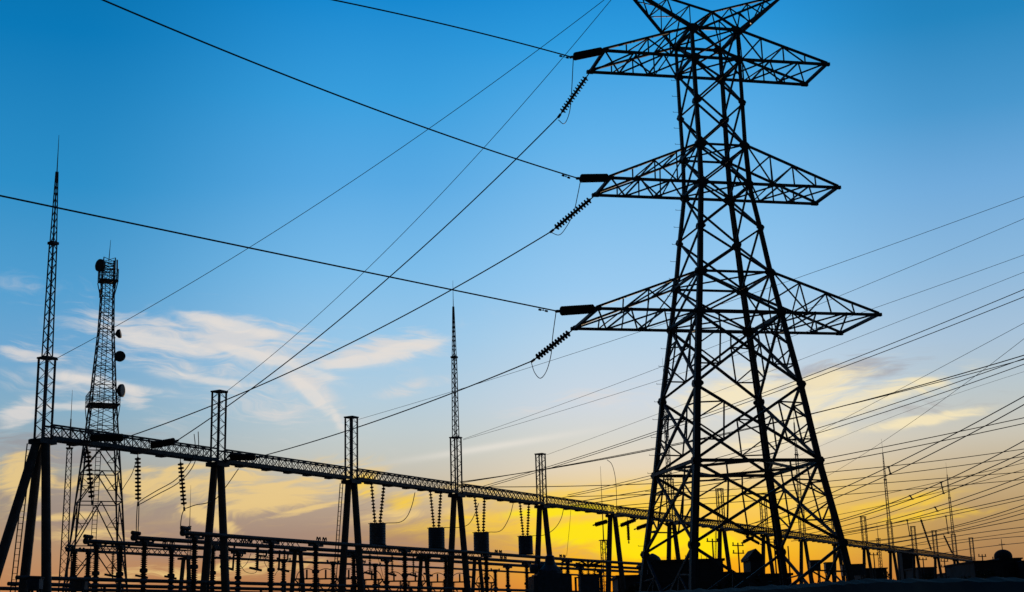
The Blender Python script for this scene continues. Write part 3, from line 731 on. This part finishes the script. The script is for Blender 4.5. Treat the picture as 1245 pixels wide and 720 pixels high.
for i in range(90): z = .5 + i * .45; t = z / TZ(345); lb.bar((-.75 + .5 * t, -.1, z), (-.25 + .5 * t, -.1, z), .05)
lb.build('cable_ladder', STEEL, tw)
inv = Matrix.Rotation(-rad(24), 3, 'Z')
def loc_t(px, y, dy): return inv @ (at(px, y, TY + dy) - base)
def dish(px, y, rr, dv, dy, depth=.5, lab=None):
    p = loc_t(px, y, dy); d = (inv @ V(dv)).normalized(); b = MB()
    b.lathe(p - d * depth, p + d * .25, [(0, .12), (depth * .3, rr * .55), (depth * .7, rr * .92), (depth, rr), (depth + .22, rr), (depth + .25, rr * .8)], 20)
    o = b.build('dish_antenna', DISH, tw)
    a = MB(); z = p.z; c = V((max(-1, min(1, p.x / abs(p.x or 1))) * twid(z) / 2, max(-1, min(1, p.y / abs(p.y or 1))) * twid(z) / 2, z))
    a.bar(p - d * depth, c, .12); a.bar(p - d * depth + V((0, 0, -.4)), c + V((0, 0, -.4)), .08); a.build('mount', STEEL, o)
dish(122.5, 323, .72, (-.55, -.8, 0), -1.2, .5)
dish(145.5, 433.5, .60, (.45, -.9, 0), -.6, .45)
dish(147, 475, .72, (1, -.12, 0), -.3, .45)
dish(144.3, 406, .50, (1, .1, .2), -.2, .35)
b = MB(); p = loc_t(133, 312, 0); b.tube([V((0, 0, TZ(315) - .3)), V((.1, 0, TZ(292)))], .06, 6, .02); b.build('whip_antenna', STEEL, tw)
for x, y0, y1, dy in ((121.5, 352, 362, -1), (139, 322, 332, -.6), (126, 318, 330, .4), (142.5, 316, 330, .5)):
    MB().tube([loc_t(x, y1, dy), loc_t(x, y0, dy)], .09, 8).build('panel_antenna', DISH, tw)
b = MB()
for z in (TZ(322), TZ(330)):
    for j in range(4): b.bar(tnode(z, CORN[j]) * 1.0, tnode(z, CORN[(j + 1) % 4]), .09)
b.build('top_ring', STEEL, tw)

# ------------------------------------------------------------------ slender free standing masts
def slender(px_t, y_t, px_b, y_m, Y, label, w0=.9, w1=.35):
    T = at(px_t, y_t, Y); Mz = at(px_b, y_m, Y).z
    o = empty('lightning_mast', V((T.x, Y, 0)), rad(20))
    sq_lattice(MB(), 0, 0, 0, Mz, w0, w1, w0 * .9, .11 * max(.5, w0), .05 * max(.6, w0)).build('lattice_section', STEEL, o)
    b = MB(); b.tube([(0, 0, Mz - .2), (0, 0, (Mz + T.z) / 2)], .11 * max(.6, w0), 8, .07 * max(.6, w0)); b.tube([(0, 0, (Mz + T.z) / 2), (0, 0, T.z)], .05, 8, .02); b.build('spike', STEEL, o)
    MB().box((-w1 * .8, -w1 * .8, Mz - .06), (w1 * .8, w1 * .8, Mz + .06)).build('joint_plate', STEEL, o)
    return tag(o, label, 'mast', 'free standing slender masts')
slender(88, 474, 85, 545, 190, 'very thin lattice mast standing between the end post and the telecom tower', 1.25, .6)
slender(730, 567, 734, 657, 210, 'thin mast behind the beam, just left of the pylon', .9, .7)
slender(232, 590, 233, 640, 260, 'tiny distant mast left of the second gantry post', .7, .4)
slender(1066, 636, 1069, 655, 300, 'tiny distant mast beside the right lightning mast', .7, .5)

# ------------------------------------------------------------------ tube buses and their posts
BQ = (1.5, -3.3, -7.4, -12.0); BZ = 8.55
def busbar(q, px0, px1, z, r, lab, clamps=()):
    A, B = on(px0, q, z), on(px1, q, z); o = empty('tube_busbar', A)
    k = 10; L = B - A
    MB().tube([L * (i / k) - V((0, 0, .05 * math.sin(math.pi * ((i / k) * 8 % 1)))) for i in range(k + 1)], r, 12).build('tube', WIRE, o)
    b = MB(); b.tube([-gd * .12, gd * .02], r * 1.5, 12); b.tube([gd * .5 + V((0, 0, .28)), gd * -.2 + V((0, 0, .32))], r * .9, 10); b.tube([gd * .3, gd * .3 + V((0, 0, .34))], .08, 8); b.build('end_fitting', STEEL, o)
    for px in clamps:
        p = on(px, q, z) - A; b = MB()
        for e in (-.35, .35): 
            b.tube(curve([p + gd * (e - .22) + V((0, 0, .12)), p + gd * (e - .16) + V((0, 0, .34)), p + gd * e + V((0, 0, .2)), p + gd * (e + .16) + V((0, 0, .34)), p + gd * (e + .22) + V((0, 0, .12))], 5), .045, 6)
            b.bar(p + gd * e, p + gd * e + V((0, 0, .25)), .1)
        b.build('expansion_clamp', STEEL, o)
    return tag(o, lab, 'busbar', 'tube busbars under the gantry')
busbar(BQ[0], 223, 790, BZ, .145, 'thick tube busbar nearest the camera, starting by the second gantry post', (391, 606, 684))
busbar(BQ[1], 163, 790, BZ, .145, 'thick tube busbar starting under the second hanging string, in the middle of three', (300, 470, 612))
busbar(BQ[3], 84, 780, BZ - .25, .10, 'slimmer tube busbar behind the three thick ones, beginning left of the telecom tower legs', (320, 440))
busbar(BQ[2], 105, 790, BZ, .145, 'thick tube busbar starting in front of the telecom tower, farthest of three', (205, 260, 540))
for (q, z, px0, px1, lab) in ((.6, 5.55, 20, 760, 'low horizontal pipe near the bottom of the yard, upper of three'), (-3.0, 5.4, 10, 760, 'low horizontal pipe near the bottom of the yard, middle of three'), (-6.5, 5.3, -40, 760, 'low horizontal pipe near the bottom of the yard, lowest of three')):
    A, B = on(px0, q, z), on(px1, q, z); o = empty('low_busbar', A)
    MB().tube([V((0, 0, 0)), B - A], .12, 10).build('tube', WIRE, o)
    k = int((B - A).length / 7.5)
    for i in range(1, k): p = (B - A) * (i / k); MB().tube([p - V((0, 0, A.z)), p - V((0, 0, .05))], .10, 8).build('support_post', STEEL, o)
    tag(o, lab, 'busbar', 'low pipes along the yard')
def make_post_insulator():
    o = empty('post_insulator', (0, 0, 0), GTH)
    MB().tube([(0, 0, 0), (0, 0, 4.6)], .26, 12, .23).build('support_pole', CONC, o)
    b = MB(); discs(b, (0, 0, 4.75), (0, 0, 6.4), .24, .13, .16); discs(b, (0, 0, 6.5), (0, 0, 8.15), .23, .13, .15); b.build('insulator', PORC, o)
    for z0, z1, rr in ((4.55, 4.78, .29), (6.36, 6.54, .27), (8.12, 8.3, .22)): MB().tube([(0, 0, z0), (0, 0, z1)], rr, 12).build('flange', STEEL, o)
    b = MB(); b.bar((-.75, 0, 8.28), (.75, 0, 8.28), .22, .14); b.bar((-.7, 0, 8.28), (-.85, 0, 8.5), .12); b.bar((.7, 0, 8.28), (.85, 0, 8.5), .12); b.box((-.25, -.2, 8.3), (.25, .2, 8.42)); b.build('bus_saddle', STEEL, o)
    return o
pi0 = make_post_insulator(); first = True
rowname = ('nearest', 'middle', 'farthest')
for r_, pxs in enumerate(((237, 330, 384, 492, 591, 690), (176, 259, 430, 542, 640, 705), (118, 147, 209, 290, 470, 617, 730), (91, 108, 276, 345, 405, 456, 602, 660))):
    for k, px in enumerate(pxs):
        o = pi0 if first else copy_tree(pi0); first = False
        p = on(px, BQ[r_], BZ); o.location = V((p.x, p.y, 0))
        tag(o, 'ribbed post insulator under the %s tube busbar, %s from its left end' % (rowname[r_], ORD[k]) if r_ < 3 else 'ribbed post insulator in the row behind the busbars, %s from the left' % ORD[k], 'post insulator', 'post insulators under the tube busbars')
# small A-frame supports carrying short lattice beams
def make_aframe():
    o = empty('equipment_support', (0, 0, 0), GTH)
    for sy in (-1, 1): MB().tube([(0, sy * 1.0, 0), (0, sy * .25, 8.0)], .19, 10, .16).build('leg', CONC, o)
    b = MB(); b.box((-.4, -.5, 8.0), (.4, .5, 8.16)); b.build('head_plate', STEEL, o)
    b = MB(); H = .45
    for sy in (-.25, .25):
        b.bar((-9, sy, 8.25), (.3, sy, 8.25), .10); b.bar((-9, sy, 8.25 + H), (.3, sy, 8.25 + H), .08)
        for i in range(16): b.bar((-9 + 9 * i / 16, sy, 8.25 + (H if i % 2 else 0)), (-9 + 9 * (i + 1) / 16, sy, 8.25 + (0 if i % 2 else H)), .04)
    b.build('lattice_beam', STEEL, o)
    for x in (-7.5, -4.5, -1.5):
        b = MB(); discs(b, (x, 0, 8.2), (x, 0, 6.7), .13, .12); b.bar((x - .7, 0, 6.7), (x + .5, 0, 6.55), .14); b.build('hanging_insulator', PORC, o)
    return o
af0 = make_aframe()
for k, (px, y, lab) in enumerate(((226, 679, 'behind the second gantry post'), (362, 669, 'left of the third gantry post'), (515, 678, 'between the two left line traps'), (580, 680, 'below the third line trap'))):
    o = af0 if k == 0 else copy_tree(af0)
    p = atz(px, y, 8.1); o.location = V((p.x, p.y, 0))
    tag(o, 'small A shaped support with a short lattice beam, %s' % lab, 'support', 'small equipment supports in the yard')
# disconnect switches with arched contacts
def make_switch():
    o = empty('disconnect_switch', (0, 0, 0), rad(8))
    for x in (-.55, .55): 
        b = MB(); discs(b, (x, 0, 4.9), (x, 0, 6.25), .15, .11); b.build('insulator', PORC, o)
    b = MB(); b.bar((-1.1, 0, 4.82), (1.1, 0, 4.82), .25, .16); b.tube([(0, 0, 0), (0, 0, 4.75)], .2, 10, .17); b.build('base_frame', STEEL, o)
    b = MB(); b.tube([V((.78 * math.cos(math.pi * i / 18), 0, 6.35 + .72 * math.sin(math.pi * i / 18))) for i in range(19)], .035, 6); b.build('arc_horn', STEEL, o)
    b = MB(); b.tube([(0, 0, 6.3), (0, 0, 7.0)], .07, 8); b.bar((-.95, 0, 6.3), (.95, 0, 6.3), .12); b.bar((-.9, 0, 6.25), (-.2, 0, 5.5), .1); b.bar((.9, 0, 6.25), (.2, 0, 5.5), .1); b.build('contact_arm', STEEL, o)
    return o
sw0 = make_switch()
for k, (px, y) in enumerate(((373, 703), (396, 703), (424, 703), (452, 704), (479, 706), (505, 706), (532, 707), (559, 707), (420, 712), (590, 708))):
    o = sw0 if k == 0 else copy_tree(sw0); p = atz(px, y, 6.35); o.location = V((p.x, p.y, 0))
    lab = ['left of the third gantry post', 'immediately left of the third gantry post legs', 'between the third gantry post legs', 'under the leftmost line trap', 'right of the leftmost line trap', 'left of the small support between line traps', 'under the second line trap', 'between the mast post legs', 'lower than its neighbours, by the third post', 'under the third line trap, rightmost of the arches'][k]
    tag(o, 'disconnect switch with an arched contact ring, ' + lab, 'switch', 'disconnect switches with arched contacts')
# earthing rods hanging under the far bus
for px, y0, y1, x2, lab in ((285, 664, 694, 283, 'leftmost, with a bracket'), (314, 664, 693, 313, 'thin, in the middle of three'), (340, 669, 692, 339, 'right of the others, by a post insulator')):
    p, q = at(px, y0, 108), at(x2, y1, 108); o = empty('earthing_rod', p)
    MB().tube([V((0, 0, 0)), q - p], .08, 8).build('rod', STEEL, o)
    b = MB(); b.bar(V((0, 0, -.7)), V((.65, 0, -.8)), .12); b.bar(V((.65, 0, -.8)), V((.65, 0, -.35)), .14); b.build('bracket', STEEL, o)
    tag(o, 'dark earthing rod hanging below the busbars, ' + lab, 'rod', 'earthing rods under the busbars')
for pts, lab in (([(286, 694), (292, 692), (300, 685), (305, 673)], 'thin looping lead beside the leftmost earthing rod'), ([(290, 683), (298, 695), (309, 697), (313, 693)], 'thin lead swinging between two earthing rods'), ([(320, 673), (322, 685), (328, 694)], 'thin lead hanging left of the third post insulator'), ([(334, 700), (338, 694), (346, 693), (354, 694)], 'thin lead by the right earthing rod')):
    pxcable(pts, 106, 107, .02, lab, 'earth_lead', 'cable', 'thin leads under the busbars')

# ------------------------------------------------------------------ yard equipment
def transformer(px0, px1, yt, Y, lab):
    A, B = at(px0, yt, Y), at(px1, yt, Y); W_ = B.x - A.x; H = A.z; o = empty('power_transformer', V(((A.x + B.x) / 2, Y, 0)), rad(10))
    MB().box((-W_ * .36, -1.3, .4), (W_ * .36, 1.3, H)).build('tank', TANK, o)
    for sx in (-1, 1):
        b = MB()
        for i in range(7): b.box((sx * W_ * .40 - .16, -1.2 + i * .38, .8), (sx * W_ * .40 + .16, -1.04 + i * .38, H - .15))
        b.box((sx * W_ * .385 - .05, -1.25, H - .5), (sx * W_ * .385 + .05, 1.3, H - .35)); b.build('radiator', TANK, o)
    b = MB(); b.lathe((0, -.2, H), (0, -.2, H + 1.6), [(0, 1.1), (.25, 1.05), (.75, .55), (1.1, .42), (1.5, .4), (1.6, .2)], 16); b.build('turret', TANK, o)
    b = MB(); b.lathe((-W_ * .42, .9, H + .55), (W_ * .1, .9, H + .55), [(0, .2), (.08, .38), (W_ * .45, .38), (W_ * .52, .2)], 14); b.bar((-W_ * .2, .9, H), (-W_ * .2, .9, H + .3), .15); b.build('conservator', TANK, o)
    for x in (-.95, .9, 1.35):
        b = MB(); discs(b, (x, -.5, H), (x * 1.15, -.6, H + 1.25), .14, .12); b.build('bushing', PORC, o)
    MB().box((-W_ * .45, -1.6, -.05), (W_ * .45, 1.6, .4)).build('plinth', CONC, o)
    return tag(o, lab, 'transformer')
transformer(642, 695, 699, 120, 'large dark power transformer with a conical turret, right of the last line trap')
def tank_breaker(px0, px1, yt, Y, lab):
    A, B = at(px0, yt, Y), at(px1, yt, Y); W_ = B.x - A.x; H = A.z; o = empty('circuit_breaker', V(((A.x + B.x) / 2, Y, 0)), rad(6))
    MB().box((-W_ / 2, -.7, 1.0), (W_ / 2, .7, H)).build('cabinet', TANK, o)
    MB().box((-W_ / 2 - .06, -.76, H), (W_ / 2 + .06, .76, H + .08)).build('lid', TANK, o)
    b = MB()
    for sx in (-1, 1): b.box((sx * W_ * .4 - .1, -.5, 0), (sx * W_ * .4 + .1, .5, 1.0)); b.tube([(sx * (W_ / 2 + .3), 0, 0), (sx * (W_ / 2 + .3), 0, H - .1)], .09, 8); b.bar((sx * (W_ / 2 + .3), 0, H - .15), (sx * W_ / 2, 0, H - .15), .1)
    b.build('stand', STEEL, o)
    for x, k in ((-.45, -.5), (0, 0), (.45, .5)):
        b = MB(); discs(b, (x, 0, H + .08), (x * 1.6, 0, H + 1.05), .16, .12); b.build('bushing', PORC, o)
    b = MB()
    for i in range(7): a = math.pi * i / 6; b.bar((0, 0, H + .75), (1.15 * math.cos(a), 0, H + .75 + .45 * math.sin(a)), .14)
    b.build('terminal_arms', STEEL, o)
    return tag(o, lab, 'breaker')
tank_breaker(704, 727, 700, 112, 'blue grey circuit breaker cabinet with spread terminals, left of the post beside the pylon')
b_ = []
def cabinet(px0, px1, yt, yb, Y, lab, hd=.9):
    A, B = at(px0, yt, Y), at(px1, yb, Y); W_ = B.x - A.x; o = empty('equipment_box', V(((A.x + B.x) / 2, Y, 0)), rad(-5))
    MB().box((-W_ / 2, -hd, B.z), (W_ / 2, hd, A.z)).build('cabinet', TANK, o)
    b = MB(); b.box((-W_ / 2 - .06, -hd - .06, A.z), (W_ / 2 + .06, hd + .06, A.z + .10)); b.build('roof', ROOF, o)
    b = MB()
    for sx in (-1, 1):
        for sy in (-1, 1): b.tube([(sx * W_ * .36, sy * hd * .75, 0), (sx * W_ * .36, sy * hd * .75, B.z)], .08, 8)
    b.bar((-W_ * .36, -.7, B.z * .6), (W_ * .36, -.7, B.z * .95), .1); b.build('stand', STEEL, o)
    b = MB(); b.box((-W_ * .3, -hd - .05, B.z + .12), (W_ * .25, -hd - .003, A.z - .12)); b.build('door', PAINT, o)
    tag(o, lab, 'equipment box', 'boxes on stands behind the pylon')
cabinet(984, 997, 682.5, 694, 175, 'small square box on a stand, left of its two neighbours'); cabinet(1002.5, 1014, 685, 696.5, 176, 'square box on a stand, in the middle of three')
cabinet(1023, 1052, 687.5, 699.5, 178, 'long low box on a stand, right of the pylon leg')

cabinet(36, 50, 704, 716, 78, 'small dark box low between the legs of the end post', .25); cabinet(88, 105, 705, 717, 84, 'small dark box low in front of the telecom tower base', .25)

# ------------------------------------------------------------------ buildings
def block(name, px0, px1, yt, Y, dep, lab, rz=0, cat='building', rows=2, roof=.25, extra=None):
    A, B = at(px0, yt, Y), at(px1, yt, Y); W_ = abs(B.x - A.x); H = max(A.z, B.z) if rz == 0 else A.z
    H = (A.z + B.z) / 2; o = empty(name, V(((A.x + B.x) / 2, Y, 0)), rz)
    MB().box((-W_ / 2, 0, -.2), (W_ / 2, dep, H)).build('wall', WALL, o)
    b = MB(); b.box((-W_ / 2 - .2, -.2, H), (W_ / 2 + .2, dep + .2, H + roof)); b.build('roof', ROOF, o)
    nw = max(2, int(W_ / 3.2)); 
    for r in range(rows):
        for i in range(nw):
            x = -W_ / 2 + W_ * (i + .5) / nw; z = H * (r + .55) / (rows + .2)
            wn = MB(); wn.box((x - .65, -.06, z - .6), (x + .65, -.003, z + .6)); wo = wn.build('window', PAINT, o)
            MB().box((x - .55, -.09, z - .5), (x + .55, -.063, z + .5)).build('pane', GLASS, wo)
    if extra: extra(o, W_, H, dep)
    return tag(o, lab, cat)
def ex_main(o, W_, H, dep):
    b = MB(); b.lathe((-W_ * .40, 2.5, H), (-W_ * .40, 2.5, H + 1.2), [(0, .95), (.35, .95), (.7, .75), (.95, .4), (1.1, .1)], 18); b.build('roof_tank', TANK, o)
    for i in range(9): x = W_ * (-.2 + .07 * i); MB().bar((x, .15, H), (x, .15, H + .5 + (.2 if i % 3 == 0 else 0)), .05).build('parapet_post', STEEL, o)
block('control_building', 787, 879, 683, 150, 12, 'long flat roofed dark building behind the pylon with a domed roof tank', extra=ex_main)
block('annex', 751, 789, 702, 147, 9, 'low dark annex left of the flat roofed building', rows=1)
def ex_pitch(o, W_, H, dep):
    b = MB(); h = 1.0; w_ = W_ / 2 + .25
    b.add([(-w_, -.3, H + .25), (w_, -.3, H + .25), (0, -.3, H + .25 + h), (-w_, dep + .3, H + .25), (w_, dep + .3, H + .25), (0, dep + .3, H + .25 + h)], [(0, 1, 2), (5, 4, 3), (1, 4, 5, 2), (3, 0, 2, 5), (0, 3, 4, 1)])
    b.build('gable_roof', ROOF, o)
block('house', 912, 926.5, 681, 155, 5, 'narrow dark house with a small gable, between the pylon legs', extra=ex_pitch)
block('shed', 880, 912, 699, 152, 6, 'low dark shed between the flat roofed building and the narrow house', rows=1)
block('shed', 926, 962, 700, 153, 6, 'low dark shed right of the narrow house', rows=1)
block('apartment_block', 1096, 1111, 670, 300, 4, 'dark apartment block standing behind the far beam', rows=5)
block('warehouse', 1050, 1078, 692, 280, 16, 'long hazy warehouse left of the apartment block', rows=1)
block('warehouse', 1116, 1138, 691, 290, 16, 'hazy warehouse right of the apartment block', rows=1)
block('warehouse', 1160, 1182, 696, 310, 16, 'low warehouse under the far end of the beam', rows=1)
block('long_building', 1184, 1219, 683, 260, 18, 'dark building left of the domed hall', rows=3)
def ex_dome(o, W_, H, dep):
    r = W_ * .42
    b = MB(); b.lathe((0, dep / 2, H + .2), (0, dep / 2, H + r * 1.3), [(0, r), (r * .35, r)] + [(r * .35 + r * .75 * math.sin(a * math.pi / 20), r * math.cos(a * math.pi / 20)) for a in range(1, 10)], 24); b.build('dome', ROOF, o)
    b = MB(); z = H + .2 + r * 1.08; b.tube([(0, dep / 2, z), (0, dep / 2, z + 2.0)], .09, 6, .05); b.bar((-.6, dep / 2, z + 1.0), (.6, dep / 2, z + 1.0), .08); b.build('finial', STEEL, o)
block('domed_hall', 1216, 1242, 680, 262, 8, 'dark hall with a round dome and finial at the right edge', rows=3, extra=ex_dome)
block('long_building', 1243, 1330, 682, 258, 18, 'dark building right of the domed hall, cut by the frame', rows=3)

# ------------------------------------------------------------------ trees and shrubs
def tree(px, yt, Y, wpx, lab, name='tree', trunk=True):
    T = at(px, yt, Y); H = T.z; R = wpx / 2 / FPX * Y; o = empty(name, V((T.x, Y, 0))); rnd = random.Random(int(px * 7))
    b = MB(); b.tube([(0, 0, 0), (.1, 0, H * .3), (.05, .1, H * .75)], .12 + H * .018, 8, .05)
    for i in range(6): a = rnd.uniform(0, 6.28); z = H * rnd.uniform(.3, .6); b.tube([(.05, 0, z), (R * .6 * math.cos(a), R * .6 * math.sin(a), z + H * .22)], .06, 5, .02)
    b.build('trunk', BARK, o)
    f = MB(); cl = [(V((rnd.uniform(-.7, .7) * R, rnd.uniform(-.7, .7) * R, H * rnd.uniform(.35, .86))), rnd.uniform(.25, .5) * R) for _ in range(16)]
    for c, r in cl:
        for k in range(60):
            d = V((rnd.gauss(0, 1), rnd.gauss(0, 1), rnd.gauss(0, 1))).normalized() * r * rnd.uniform(.5, 1.05); p = c + d
            if p.z > H: p.z = H - .05
            e = rnd.uniform(.12, .26); u = V((rnd.gauss(0, 1), rnd.gauss(0, 1), rnd.gauss(0, 1))).normalized() * e; v = V((rnd.gauss(0, 1), rnd.gauss(0, 1), rnd.gauss(0, 1))).normalized() * e
            f.add([p - u, p + v * .6, p + u, p - v * .6], [(0, 1, 2, 3)])
    f.build('crown', LEAF, o)
    tag(o, lab, name, 'dark %ss around the yard' % name)
for a in ((764, 698, 120, 26, 'dark round tree in front of the low annex'), (890, 688, 130, 18, 'small dark tree at the right corner of the flat roofed building'), (946, 697, 125, 30, 'dark spreading tree right of the narrow house'), (1085, 686, 230, 26, 'hazy tree left of the apartment block'), (1130, 684, 235, 22, 'hazy tree right of the apartment block'), (1170, 690, 240, 26, 'dark tree under the far end of the beam'), (1196, 681, 235, 22, 'dark tree in front of the building left of the domed hall'), (1060, 695, 160, 24, 'small tree right of the long low box')):
    tree(*a)
for a in ((1040, 697, 150, 20, 'low bushy tree just right of the pylon leg'), (1108, 693, 210, 20, 'low tree in front of the apartment block'), (1150, 694, 215, 22, 'low tree between the two right warehouses'), (1212, 690, 220, 18, 'low tree at the foot of the domed hall'), (925, 694, 135, 16, 'small tree at the foot of the narrow house')):
    tree(*a)
for k, (px, yt, Y, wp, wh) in enumerate(((775, 694, 112, 16, 'against the low annex'), (786, 688, 125, 12, 'at the left corner of the flat roofed building'), (868, 699, 90, 16, 'in front of the flat roofed building'), (903, 703, 85, 20, 'below the narrow house'),
        (932, 706, 80, 18, 'left of the boxes on stands'), (968, 703, 105, 14, 'just left of the small square box'), (1000, 704, 100, 16, 'under the middle box on a stand'), (1034, 702, 98, 18, 'under the long low box'), (1078, 699, 120, 20, 'left of the apartment block foot'),
        (1102, 700, 118, 14, 'in front of the apartment block foot'), (1140, 699, 122, 22, 'under the leaning insulators'), (1178, 697, 125, 16, 'under the end of the far beam'), (1205, 696, 120, 18, 'in front of the building left of the domed hall'))):
    tree(px, yt, Y, wp, 'low dark shrub %s' % wh, 'shrub')
# thin poles in the distance
def pole(px, yt, Y, arm, lab):
    T = at(px, yt, Y); o = empty('service_pole', V((T.x, Y, 0)), rad(35))
    MB().tube([(0, 0, 0), (0, 0, T.z)], .16, 8, .10).build('shaft', CONC, o)
    for k in range(arm):
        z = T.z - .4 - k * 1.1; b = MB(); b.bar((-1.1, 0, z), (1.1, 0, z), .14); b.build('crossbar', STEEL, o)
        for x in (-.95, .95): MB().tube([(x, 0, z), (x, 0, z + .45)], .09, 8).build('pin_insulator', PORC, o)
    tag(o, lab, 'pole', 'thin poles beyond the yard')
for k, (px, yt, Y, arm, wh) in enumerate(((866, 655, 200, 1, 'seen between the pylon legs above the flat roof'), (897, 660, 205, 2, 'between the flat roofed building and the narrow house'), (941, 656, 210, 1, 'just right of the narrow house'), (958, 664, 215, 0, 'bare, right of the narrow house'), (1062, 672, 260, 1, 'left of the right lightning mast'), (1092, 674, 265, 0, 'bare, beside the apartment block'), (1122, 678, 270, 1, 'under the leaning insulators'), (1148, 680, 275, 2, 'under the far lightning mast'), (1166, 684, 280, 0, 'bare, near the end of the beam'), (1194, 674, 262, 1, 'beyond the end of the beam'), (1207, 677, 266, 0, 'bare, left of the domed hall'))):
    pole(px, yt, Y, arm, 'thin distant pole %s' % wh)
